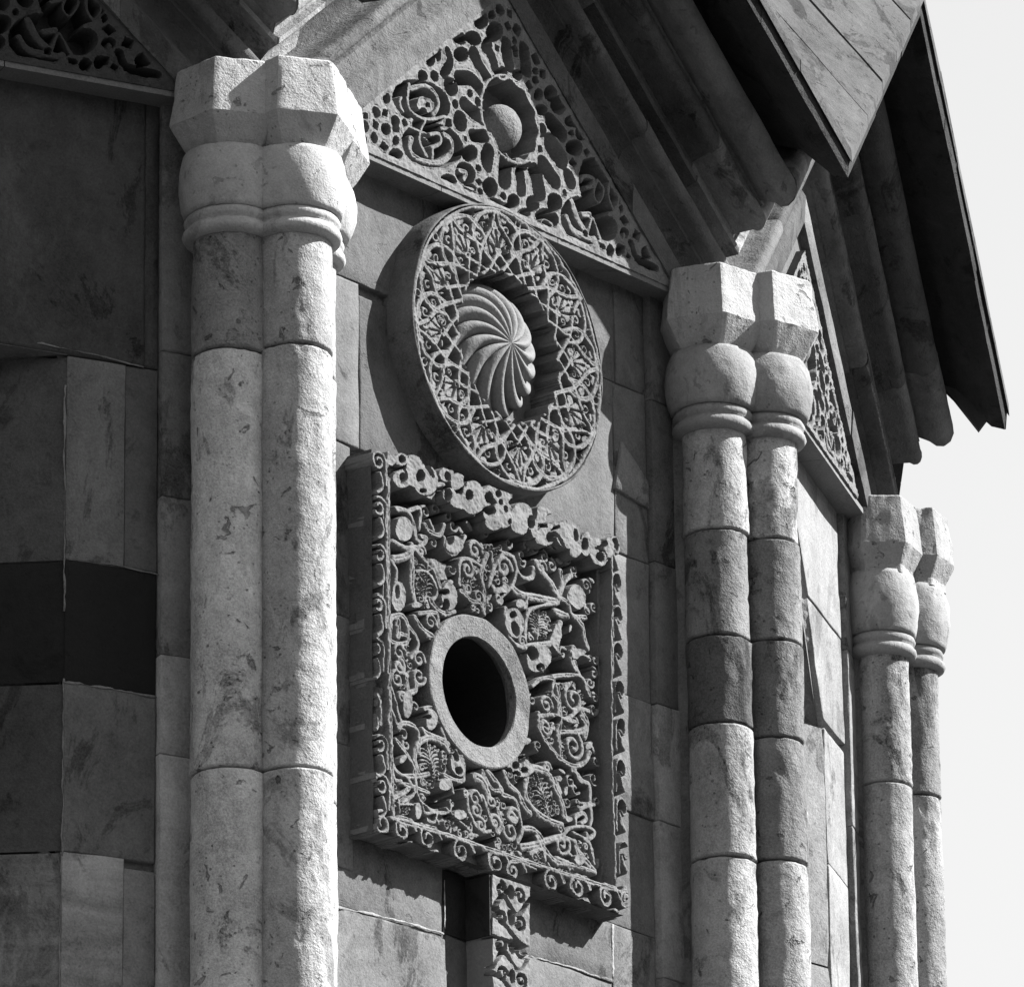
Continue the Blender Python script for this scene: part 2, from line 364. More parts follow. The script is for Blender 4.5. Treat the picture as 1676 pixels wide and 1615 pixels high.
# ------------------------------------------------------------------ carved reliefs: one sampled surface per carved stone
VIEW = {'A': (590, 20, 5.385), 'B': (780, 150, 4.75), 'C': (600, 730, 5.767), 'D': (800, 800, 5.384), 'E': (590, 1000, 6.21),
        'F': (840, 1060, 6.21), 'G': (590, 1200, 6.21), 'H': (800, 1240, 5.769)}
class Relief:
    def __init__(s, u0, u1, z0, z1, cell, base, full=None):
        s.u0, s.z0, s.c = u0, z0, cell; s.nx = int((u1-u0)/cell)+1; s.ny = int((z1-z0)/cell)+1
        s.U, s.Z = np.meshgrid(u0+np.arange(s.nx)*cell, z0+np.arange(s.ny)*cell)
        s.H = np.full(s.U.shape, base if full is None else full); s.base = base
        n1 = rng.standard_normal(s.U.shape)
        for _ in range(3): n1 = (n1+np.roll(n1, 1, 0)+np.roll(n1, -1, 0)+np.roll(n1, 1, 1)+np.roll(n1, -1, 1))/5
        s.N = n1/n1.std()
        n2 = s.N.copy()
        for _ in range(14): n2 = (n2+np.roll(n2, 2, 0)+np.roll(n2, -2, 0)+np.roll(n2, 2, 1)+np.roll(n2, -2, 1))/5
        s.N2 = n2/n2.std(); s.o = .045
    def box(s, lo, hi, pad):
        i0 = max(0, int((lo[0]-pad-s.u0)/s.c)); i1 = min(s.nx, int((hi[0]+pad-s.u0)/s.c)+2)
        j0 = max(0, int((lo[1]-pad-s.z0)/s.c)); j1 = min(s.ny, int((hi[1]+pad-s.z0)/s.c)+2)
        return (slice(j0, j1), slice(i0, i1)) if i1 > i0 and j1 > j0 else None
    def dist(s, pts, sl):
        U, Z = s.U[sl], s.Z[sl]; d = np.full(U.shape, 9.)
        for (ax, ay), (bx, by) in zip(pts, pts[1:]):
            dx, dy = bx-ax, by-ay; L = dx*dx+dy*dy+1e-12
            t = np.clip(((U-ax)*dx+(Z-ay)*dy)/L, 0, 1)
            d = np.minimum(d, np.hypot(U-ax-t*dx, Z-ay-t*dy))
        return d
    def stroke(s, pts, w, top, edge=.0030, groove=0, taper=None):
        lo = np.min(pts, 0); hi = np.max(pts, 0); sl = s.box(lo, hi, w/2+edge*2)
        if not sl: return
        d = s.dist(pts, sl)+s.N2[sl]*.0006
        k = np.clip((w/2+edge/2-d)/edge, 0, 1); k = k*k*(3-2*k)
        h = s.base+(top-s.base)*k-np.clip(d/(w/2), 0, 1)**2*.0042
        if groove: h = h-groove*np.clip(1-d/.0018, 0, 1)*(k > .5)
        s.H[sl] = np.maximum(s.H[sl], np.where(k > 0, h, s.base))
    def carve(s, pts, w, floor=None, edge=.0026):
        lo = np.min(pts, 0); hi = np.max(pts, 0); sl = s.box(lo, hi, w/2+edge*2)
        if not sl: return
        d = s.dist(pts, sl)+s.N2[sl]*.0007; k = np.clip((w/2+edge/2-d)/edge, 0, 1)
        f = s.base if floor is None else floor
        s.H[sl] = np.minimum(s.H[sl], s.H[sl]*(1-k)+f*k)
    def edge_groove(s, top, n, depth):
        m = (s.H < top-.008).astype(float)
        for _ in range(2):
            for ax in (0, 1):
                c = np.cumsum(np.pad(m, [(n+1, n) if a == ax else (0, 0) for a in (0, 1)], mode='edge'), axis=ax)
                m = (np.take(c, range(2*n+1, c.shape[ax]), ax)-np.take(c, range(0, c.shape[ax]-2*n-1), ax))/(2*n+1)
        k = np.clip(1-np.abs(m-.085)/.06, 0, 1)*(s.H > top-.006)
        s.H -= depth*k*(3-2*k)*k
    def lowmask(s, thr, r):
        m = (s.H > thr).astype(float); n = int(r/s.c)
        for ax in (0, 1):
            c = np.cumsum(np.pad(m, [(n+1, n) if a == ax else (0, 0) for a in (0, 1)], mode='edge'), axis=ax)
            m = (np.take(c, range(2*n+1, c.shape[ax]), ax)-np.take(c, range(0, c.shape[ax]-2*n-1), ax))/(2*n+1)
        return m
    def pack_scrolls(s, region, top, tries, r0, r1, w, rs, dens=.30):
        """fill what is still bare ground with small curls and buds"""
        for t in range(tries):
            if t % 12 == 0:
                m = s.lowmask(top-.007, r1*.8); J, I = np.nonzero((m < dens) & region)
                if len(J) == 0: return
            q = rs.randrange(len(J)); u, z = s.u0+I[q]*s.c, s.z0+J[q]*s.c; r = rs.uniform(r0, r1)
            if rs.random() < .7:
                s.stroke(spiral(u, z, r, rs.random()*6.28, rs.choice((-1, 1)), rs.uniform(.8, 1.15), .25), w, top-rs.random()*.003, edge=.0024)
            else:
                a = rs.random()*6.28; s.fill([(u+r*math.cos(b)*math.cos(a)-.5*r*math.sin(b)*math.sin(a), z+r*math.cos(b)*math.sin(a)+.5*r*math.sin(b)*math.cos(a)) for b in [math.tau*i/12 for i in range(12)]], top-.002, dome=.002)
    def pack_holes(s, region, top, tries, r0, r1, rs, floor=None):
        for t in range(tries):
            if t % 6 == 0:
                m = s.lowmask(top-.006, r1*1.35); J, I = np.nonzero((m > .985) & region)
                if len(J) == 0: return
            q = rs.randrange(len(J)); u, z = s.u0+I[q]*s.c, s.z0+J[q]*s.c; r = rs.uniform(r0, r1); a = rs.random()*1.57; e = rs.uniform(.6, 1)
            n = rs.choice((4, 4, 12)); pts = [(math.cos(math.tau*i/n), math.sin(math.tau*i/n)*e) for i in range(n)]
            s.cut([(u+r*(x*math.cos(a)-y*math.sin(a)), z+r*(x*math.sin(a)+y*math.cos(a))) for x, y in pts], floor)
    def blobd(s, poly, sl):
        U, Z = s.U[sl], s.Z[sl]; ins = np.zeros(U.shape, bool); n = len(poly)
        for i in range(n):
            (x1, y1), (x2, y2) = poly[i], poly[(i+1) % n]
            c = ((y1 > Z) != (y2 > Z)); xx = (x2-x1)*(Z-y1)/((y2-y1) if abs(y2-y1) > 1e-12 else 1e-12)+x1
            ins ^= c & (U < xx)
        d = s.dist(list(poly)+[poly[0]], sl); return np.where(ins, -d, d)
    def fill(s, poly, top, edge=.0025, dome=.0):
        sl = s.box(np.min(poly, 0), np.max(poly, 0), edge*2)
        if not sl: return
        d = s.blobd(poly, sl)+s.N2[sl]*.0008; k = np.clip((edge/2-d)/edge, 0, 1); k = k*k*(3-2*k)
        h = s.base+(top-s.base)*k
        if dome: h = h-dome*np.clip(1+d/.02, 0, 1)**2*k
        s.H[sl] = np.maximum(s.H[sl], h)
    def cut(s, poly, floor=None, edge=.0028):
        sl = s.box(np.min(poly, 0), np.max(poly, 0), edge*2)
        if not sl: return
        d = s.blobd(poly, sl)+s.N2[sl]*.0008; k = np.clip((edge/2-d)/edge, 0, 1)
        f = s.base if floor is None else floor
        s.H[sl] = np.minimum(s.H[sl], s.H[sl]*(1-k)+f*k)
    # zoomed-view tracing (converted to metres on the face plane)
    def P(s, v, pts):
        x0, y0, sc = VIEW[v]; return [un(x0+x/sc, y0+y/sc, 1, s.o) for x, y in pts]
    def E(s, v, x, y, rx, ry, rot=0, n=18):
        c, q = math.cos(math.radians(rot)), math.sin(math.radians(rot))
        return s.P(v, [(x+rx*math.cos(a)*c-ry*math.sin(a)*q, y+rx*math.cos(a)*q+ry*math.sin(a)*c) for a in (math.tau*i/n for i in range(n))])
    def m(s, v, px): return px/VIEW[v][2]/640.0
def smooth(pts, n=5):
    out = []; p = [pts[0]]+list(pts)+[pts[-1]]
    for i in range(1, len(p)-2):
        for j in range(n):
            t = j/n; a, b, c, d = (np.array(p[i+q]) for q in (-1, 0, 1, 2))
            out.append(tuple(.5*((2*b)+(-a+c)*t+(2*a-5*b+4*c-d)*t*t+(-a+3*b-3*c+d)*t**3)))
    out.append(tuple(pts[-1])); return out
def spiral(cx, cz, r, a0, d, turns=1.35, rin=.22, sx=1.0):
    n = int(16*turns)
    return [(cx+sx*(r*(1-(1-rin)*(i/n)))*math.cos(a0+d*math.tau*turns*i/n), cz+(r*(1-(1-rin)*(i/n)))*math.sin(a0+d*math.tau*turns*i/n)) for i in range(n+1)]
def relief_mesh(name, Rf, mask, mat, parent, floor=-.02, kind=None):
    H = Rf.H+Rf.N*.00035+Rf.N2*.0005
    cm = mask[:-1, :-1] & mask[1:, :-1] & mask[:-1, 1:] & mask[1:, 1:]
    idx = np.arange(H.size).reshape(H.shape)
    a, b, c, d = idx[:-1, :-1][cm], idx[:-1, 1:][cm], idx[1:, 1:][cm], idx[1:, :-1][cm]
    quads = np.stack([a, b, c, d], 1)
    V = np.stack([Rf.U.ravel(), -H.ravel(), Rf.Z.ravel()], 1)
    # skirt
    pc = np.pad(cm, 1); sk = []
    for (dj, di, e0, e1) in ((-1, 0, (0, 0), (0, 1)), (0, 1, (0, 1), (1, 1)), (1, 0, (1, 1), (1, 0)), (0, -1, (1, 0), (0, 0))):
        nb = pc[1+dj:1+dj+cm.shape[0], 1+di:1+di+cm.shape[1]]; J, I = np.nonzero(cm & ~nb)
        sk.append(np.stack([idx[J+e0[0], I+e0[1]], idx[J+e1[0], I+e1[1]]], 1))
    sk = np.concatenate(sk); V2 = V.copy(); V2[:, 1] = -floor
    Vall = np.concatenate([V, V2]); n = len(V)
    quads = np.concatenate([quads, np.stack([sk[:, 1], sk[:, 0], sk[:, 0]+n, sk[:, 1]+n], 1)])
    used, inv = np.unique(quads, return_inverse=True); Vall = Vall[used]; quads = inv.reshape(quads.shape)
    me = bpy.data.meshes.new(name); me.vertices.add(len(Vall)); me.vertices.foreach_set('co', Vall.astype(np.float32).ravel())
    me.loops.add(quads.size); me.loops.foreach_set('vertex_index', quads.astype(np.int32).ravel())
    me.polygons.add(len(quads)); me.polygons.foreach_set('loop_start', np.arange(0, quads.size, 4, dtype=np.int32))
    me.update(); me.validate(); me.shade_smooth(); me.set_sharp_from_angle(angle=math.radians(42))
    o = link(name, me, parent, mat); return o

def leaves(Rf, c, rx, rz, rot, top, n=9, w=.0055):
    """feathered leaf cluster: short curved strokes springing from a stem"""
    cr, sr = math.cos(rot), math.sin(rot)
    def T(x, y): return (c[0]+x*rx*cr-y*rz*sr, c[1]+x*rx*sr+y*rz*cr)
    Rf.stroke([T(0, -1), T(.06, 0), T(0, 1)], w*.9, top)
    for i in range(n):
        y = -.85+1.5*i/n
        for s_ in (-1, 1):
            l = (1-abs(y)**2)*.85+.15
            Rf.stroke(smooth([T(0, y), T(s_*l*.5, y+.22), T(s_*l*.95, y+.18+.1*random.random())], 3), w*.85, top-.002*random.random())

# ---- tympanum (triangular carved slab under each gable)
TZ, TS, TH = .235, .90, .46
def make_tympanum_relief():
    Rf = Relief(-.48, .48, TZ, TZ+.44, .0016, -.004, .050); P, E = Rf.P, Rf.E; top = .050
    def hole(v, x, y, a, b, r=0): Rf.cut(E(v, x, y, a*1.14, b*1.12, r))
    def slot(v, pts, w): Rf.carve(smooth(P(v, pts), 4), Rf.m(v, w)*1.15)
    def line(v, pts, w, t=top): Rf.stroke(smooth(P(v, pts), 4), max(.0065, Rf.m(v, w)), t, groove=.0012)
    for e in [(855, 245, 50, 45), (975, 240, 60, 50, 30), (865, 380, 55, 55), (1040, 80, 52, 70), (1160, 180, 62, 72, 30), (1095, 300, 36, 60), (1235, 540, 32, 42),
              (1360, 565, 36, 42), (1160, 610, 30, 38), (1112, 715, 20, 42), (525, 575, 38, 42), (775, 665, 50, 72, -20), (860, 970, 46, 78, -10), (1105, 1030, 22, 28),
              (1080, 830, 26, 38), (945, 1250, 56, 62), (1225, 1230, 32, 36), (1330, 1340, 24, 32), (1420, 1360, 26, 30), (1120, 1540, 50, 62), (205, 1040, 32, 42),
              (210, 770, 26, 40), (290, 1262, 52, 42), (760, 1480, 58, 32, 10), (945, 1555, 48, 24, 15), (600, 420, 30, 50, 10), (660, 360, 22, 60, -10)]: hole('A', *e)
    for p, w in [([(985, 370), (1020, 470), (1100, 600)], 68), ([(1110, 340), (1150, 440), (1175, 530)], 58), ([(1265, 290), (1270, 390), (1290, 480)], 75),
                 ([(1420, 340), (1440, 520)], 80), ([(850, 590), (960, 600), (1050, 710)], 72), ([(745, 350), (770, 450), (715, 560)], 44), ([(900, 820), (960, 880), (1060, 940)], 76),
                 ([(975, 1100), (1080, 1095)], 62), ([(1115, 1230), (1095, 1360)], 72), ([(1245, 1320), (1245, 1510)], 78), ([(1385, 1420), (1390, 1560)], 60)]: slot('A', p, w)
    for e in [(485, 150, 38, 36), (490, 310, 28, 46), (90, 755, 46, 56), (270, 860, 38, 46), (415, 880, 46, 48), (350, 950, 44, 34), (590, 870, 50, 60), (705, 690, 34, 72, -18),
              (170, 880, 75, 18, 24), (465, 30, 26, 38), (1000, 1070, 66, 82), (1130, 1105, 26, 26), (1310, 1255, 34, 40), (620, 110, 50, 60), (560, 20, 40, 50), (740, 240, 55, 40), (800, 330, 42, 46),
              (740, 440, 55, 50), (840, 130, 32, 60), (690, 10, 50, 60), (880, 250, 26, 60, -25), (960, 940, 36, 40), (850, 790, 34, 50), (330, 580, 22, 26), (265, 560, 22, 28), (380, 560, 18, 20)]: hole('B', *e)
    for p, w in [([(560, 240), (640, 330)], 80), ([(560, 420), (630, 520)], 105), ([(500, 570), (590, 700)], 78), ([(440, 640), (470, 780)], 88), ([(320, 640), (330, 770)], 60),
                 ([(210, 570), (205, 700)], 74), ([(60, 520), (60, 580)], 66), ([(1190, 1190), (1230, 1300), (1380, 1380)], 30)]: slot('B', p, w)
    # roundel
    c = un(836, 195, 1, .05); th = [math.tau*i/60 for i in range(60)]
    Rf.stroke([(c[0]+.078*math.cos(a), c[1]+.078*math.sin(a)) for a in th+[0]], .010, top)
    Rf.cut([(c[0]+(.070+.003*math.cos(12*a))*math.cos(a), c[1]+(.070+.003*math.cos(12*a))*math.sin(a)) for a in th], -.04)
    # big scroll discs
    Rf.cut(E('A', 515, 800, 258, 185, 18)); Rf.cut(E('A', 610, 1180, 275, 190, 12)); Rf.cut(E('B', 800, 1010, 150, 195, -35)); Rf.cut(E('B', 530, 990, 92, 66, 20)); Rf.cut(E('B', 950, 730, 165, 215, -25))
    Rf.cut(E('A', 900, 1430, 90, 85, 40))
    for p, w in [([(440, 680), (560, 655), (650, 730), (672, 830), (630, 910)], 44), ([(420, 640), (405, 830), (500, 930), (620, 950), (740, 930), (760, 1010), (700, 1030)], 30),
                 ([(345, 760), (330, 800), (360, 880)], 34), ([(440, 960), (350, 1060)], 44), ([(400, 1010), (560, 1075)], 26), ([(440, 1120), (425, 1230), (520, 1310), (680, 1335), (780, 1260), (790, 1140), (735, 1090)], 46),
                 ([(560, 960), (515, 1060), (515, 1160), (575, 1275)], 28), ([(600, 1085), (680, 1080), (690, 1160), (610, 1200)], 36), ([(620, 1200), (625, 1320)], 36), ([(540, 1110), (600, 1160)], 24),
                 ([(820, 1340), (815, 1440), (880, 1530), (980, 1570)], 26), ([(860, 1400), (920, 1420), (900, 1480)], 34)]: line('A', p, w)
    Rf.fill(E('A', 545, 825, 92, 72, 35), top, dome=-.002); Rf.cut(E('A', 445, 790, 30, 46)); Rf.cut(E('A', 530, 885, 28, 26)); Rf.cut(E('A', 600, 1130, 26, 26)); Rf.cut(E('A', 480, 990, 40, 36))
    for p, w in [([(730, 860), (780, 1000), (835, 1090)], 50), ([(690, 980), (740, 1080), (870, 1150), (910, 1150)], 46), ([(880, 1000), (850, 1110)], 26), ([(890, 990), (960, 1170)], 28), ([(810, 960), (870, 960)], 40),
                 ([(480, 1050), (500, 1000), (575, 1035), (570, 1080), (530, 1060)], 24), ([(800, 700), (830, 660), (900, 680), (890, 740), (840, 750)], 30), ([(930, 690), (980, 770), (940, 870), (900, 800), (930, 690)], 22),
                 ([(1020, 700), (1090, 830), (1060, 920), (1020, 830), (1020, 700)], 24), ([(1140, 1120), (1140, 1200), (1200, 1300)], 30)]: line('B', p, w)
    # rims
    Rf.stroke([(-.48, TZ+.007), (.48, TZ+.007)], .016, top)
    for s_ in (-1, 1): Rf.stroke([(s_*TH, TZ), (0, TZ+TH*TS)], .02, top)
    rs = random.Random(21); inside = (np.abs(Rf.U) < TH-.022-(Rf.Z-TZ)/TS) & (Rf.Z > TZ+.018)
    Rf.pack_holes(inside, .050, 90, .0085, .0115, rs); Rf.pack_holes(inside, .050, 160, .0055, .0075, rs)
    Rf.edge_groove(.050, 2, .0012)
    return Rf
TR = make_tympanum_relief()
tmask = (np.abs(TR.U) <= (TH+.012-(TR.Z-TZ)/TS))
TREL = None
def tympanum(k, label):
    global TREL
    root = face_root('tympanum', k, label, 'carved stone', 'carved triangular tympana under the gables')
    if TREL is None:
        TREL = relief_mesh('openwork_carving', TR, tmask, M_carve, root, floor=-.10)
    else:
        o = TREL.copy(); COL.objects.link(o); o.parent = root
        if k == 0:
            o.material_slots[0].link = 'OBJECT'; o.material_slots[0].material = tone(.035)  # darker copy of the carving's material, its shade put into the tone
        if k == 2:
            o.scale = (.84, 1, .84); o.location = (0, -.002, TZ*.16)
            vs = [(u, -y, z) for y in (.036, -.10) for u, z in ((-TH-.06, TZ-.002), (TH+.06, TZ-.002), (0, TZ-.002+(TH+.06)*TS))]
            link('plain_backing', mesh('plain_backing', vs, [(0, 1, 2), (3, 4, 5), (0, 1, 4, 3), (1, 2, 5, 4), (2, 0, 3, 5)]), root, tone(.07))
    # ball in the roundel
    c = un(827, 207, 1, .03); vs, fs = [], []
    n1, n2 = 20, 28
    for j in range(n1+1):
        ph = math.pi*j/n1
        for i in range(n2):
            a = math.tau*i/n2; d = Vector((math.sin(ph)*math.cos(a), math.cos(ph), math.sin(ph)*math.sin(a)))
            r = .041*(1+.03*nz(d.x, d.y, d.z, 3, k)+.012*nz(d.x, d.y, d.z, 9))
            vs.append((c[0]+d.x*r, -.020-d.y*r*(.8 if d.y > 0 else 1.7), c[1]+d.z*r))
    for j in range(n1):
        for i in range(n2): fs.append((j*n2+i, j*n2+(i+1) % n2, (j+1)*n2+(i+1) % n2, (j+1)*n2+i))
    link('ball_boss', mesh('ball_boss', vs, fs, True), root, M_ring)
    # plain body behind, its underside is the ledge seen from below
    z0 = TZ-.004; pts = [(-TH-.06, z0), (TH+.06, z0), (0, z0+(TH+.06)*TS)]
    vs = [(u, -.044 if z < .3 else -.005, z) for u, z in pts]+[(u, .01, z) for u, z in pts]
    vs = []
    for (u0, u1) in ((-TH-.05, -.17), (-.168, .14), (.142, TH+.05)):
        b = len(vs); vs = [(u0, -.0475, TZ-.010), (u1, -.0475, TZ-.010), (u1, -.0475, TZ), (u0, -.0475, TZ), (u0, .02, TZ-.010), (u1, .02, TZ-.010), (u1, .02, TZ), (u0, .02, TZ)]
        link('base_fillet', mesh('base_fillet', vs, [(0, 1, 2, 3), (0, 1, 5, 4), (1, 2, 6, 5), (2, 3, 7, 6), (3, 0, 4, 7), (4, 5, 6, 7)]), root, M_carve)
    return root
tympanum(1, 'openwork carved triangular tympanum with a ball, above the round medallion')
tympanum(0, 'shaded carved triangular tympanum in the upper left corner')
tympanum(2, 'narrow foreshortened carved tympanum right of the middle column cluster')

# ---- medallion
def ring_mesh(prof, cu, cz, n=96, sd=1.0, wob=.0):
    vs, fs = [], []; m = len(prof)
    for i in range(n):
        a = math.tau*i/n
        for (r, o) in prof:
            w = wob*nz(math.cos(a), sd, math.sin(a), 1.6)*(r > .1)
            e = .0012*nz(math.cos(a)*r, o, math.sin(a)*r, 30, sd)
            vs.append((cu+(r+w+e)*math.cos(a), -(o+e), cz+(r+w+e)*math.sin(a)))
    for i in range(n):
        j = (i+1) % n
        for q in range(m-1): fs.append((i*m+q, j*m+q, j*m+q+1, i*m+q+1))
    return mesh('ring', vs, fs, True)
MC = (-.003, -.012); MR = .2525
def medallion():
    root = face_root('medallion', 1, 'thick round stone medallion carved with interlace around a swirling gadrooned boss', 'medallion')
    Rf = Relief(MC[0]-MR, MC[0]+MR, MC[1]-MR, MC[1]+MR, .0014, .012); top = .055; c = MC
    def pol(r, a): return (c[0]+r*math.cos(a), c[1]+r*math.sin(a))
    NL = 12
    Rf.stroke([pol(MR-.006+.0015*math.sin(i*.9)+.001*math.sin(i*2.3), math.tau*i/90) for i in range(91)], .011, top)
    for i in range(NL):
        a = math.tau*(i+.25)/NL+.02*math.sin(i*3.1); da = math.tau/NL
        # big loops along the rim: pointed arches overlapping their neighbours
        loop = [pol(.168, a-.62*da), pol(.205, a-.60*da), pol(.232, a-.36*da), pol(.2405, a), pol(.232, a+.36*da), pol(.205, a+.60*da), pol(.168, a+.62*da)]
        Rf.stroke(smooth(loop, 5), .0116, top, groove=.0016)
        # straps crossing towards the opening
        for s_ in (-1, 1):
            Rf.stroke(smooth([pol(.130, a-s_*.02), pol(.150, a+s_*.24*da), pol(.180, a+s_*.52*da), pol(.212, a+s_*.86*da), pol(.245, a+s_*.98*da)], 5), .0106, top, groove=.0016)
            Rf.stroke(smooth([pol(.134, a+s_*.48*da), pol(.152, a+s_*.20*da), pol(.172, a-s_*.06*da)], 4), .0090, top, groove=.0015)
            Rf.stroke([pol(.133, a+s_*.24*da), pol(.137, a+s_*.5*da)], .010, top)
        # palmette in each loop
        Rf.stroke([pol(.183, a), pol(.222, a)], .011, top-.003)
        Rf.fill([pol(.193+.020*math.sin(q), a+(.10+.03*math.cos(4*q))*math.cos(q)) for q in [math.tau*z/14 for z in range(14)]], top-.003)
        for s_ in (-1, 1):
            for rr, l in ((.188, .30), (.208, .27), (.224, .20)):
                p0 = pol(rr-.012, a+s_*.04*da); cc = pol(rr+.006, a+s_*l*da)
                Rf.stroke([p0]+spiral(cc[0], cc[1], .0088, a+s_*1.2+math.pi, s_, .8, .4), .0070, top-.004)
            Rf.fill([pol(.231+.007*math.sin(q), a+s_*.2*da+.04*math.cos(q)) for q in [math.tau*z/10 for z in range(10)]], top-.004)
        for s_ in (-1, 0, 1):
            Rf.carve([pol(.180, a+s_*.02), pol(.208, a+s_*.085)], .0028, top-.010, edge=.002)
        # small eye between loops near the rim
        p = pol(.237, a+.5*da); Rf.stroke(spiral(p[0], p[1], .007, 0, 1, 1, .9), .0042, top-.002)
    rq = np.hypot(Rf.U-c[0], Rf.Z-c[1])
    Rf.pack_scrolls((rq < MR-.016) & (rq > .172), top, 260, .0065, .0090, .0060, random.Random(4), .10)
    rr = np.hypot(Rf.U-c[0], Rf.Z-c[1]); aa = np.arctan2(Rf.Z-c[1], Rf.U-c[0])
    saw = np.abs(((aa/math.tau*26) % 1)-.5)*2
    mask = (rr < MR-.003) & (rr > .127+.011*saw)
    relief_mesh('interlace_carving', Rf, mask, M_carve, root, floor=-.01)
    link('rim', ring_mesh([(MR-.004, .045), (MR-.0035, .0545), (MR-.002, .0550), (MR+.000, .052), (MR+.0015, .03), (MR+.002, -.012)], *c, wob=.008), root, tone(.09, streak=.4))
    link('recess_floor', ring_mesh([(.0, -.004), (.16, -.004)], *c), root, M_ring)
    # gadrooned boss
    vs, fs = [], []; nr, na, lob = 44, 300, 15; bc = (-.012, -.010)
    for j in range(nr+1):
        q = j/nr; ph = q*math.pi*.5*1.06
        for i in range(na):
            a = math.tau*i/na; sw = a
            g = abs(math.sin(lob*(a-1.25*max(0, q-.1)**1.6)/2))**.6
            am = .012*min(1, q*2.2)*math.sin(min(1, q*1.02)*math.pi)**.3 if 0 < q < 1 else 0
            r = .119*math.sin(ph); o = .002+.066*math.cos(ph)
            f = 1-.13*(1-g)*min(1, q*3); dz = -.020*(1-g)*min(1, q*3)*(1-q*.5)
            vs.append((bc[0]+r*f*math.cos(a), -(o+dz), bc[1]+r*f*math.sin(a)))
    for j in range(nr):
        for i in range(na): fs.append((j*na+i, j*na+(i+1) % na, (j+1)*na+(i+1) % na, (j+1)*na+i))
    tag(link('gadrooned_boss', mesh('gadrooned_boss', vs, fs, True), root, tone(.15, mott=.15, streak=0., grain=.5, pit=.05)))
medallion()

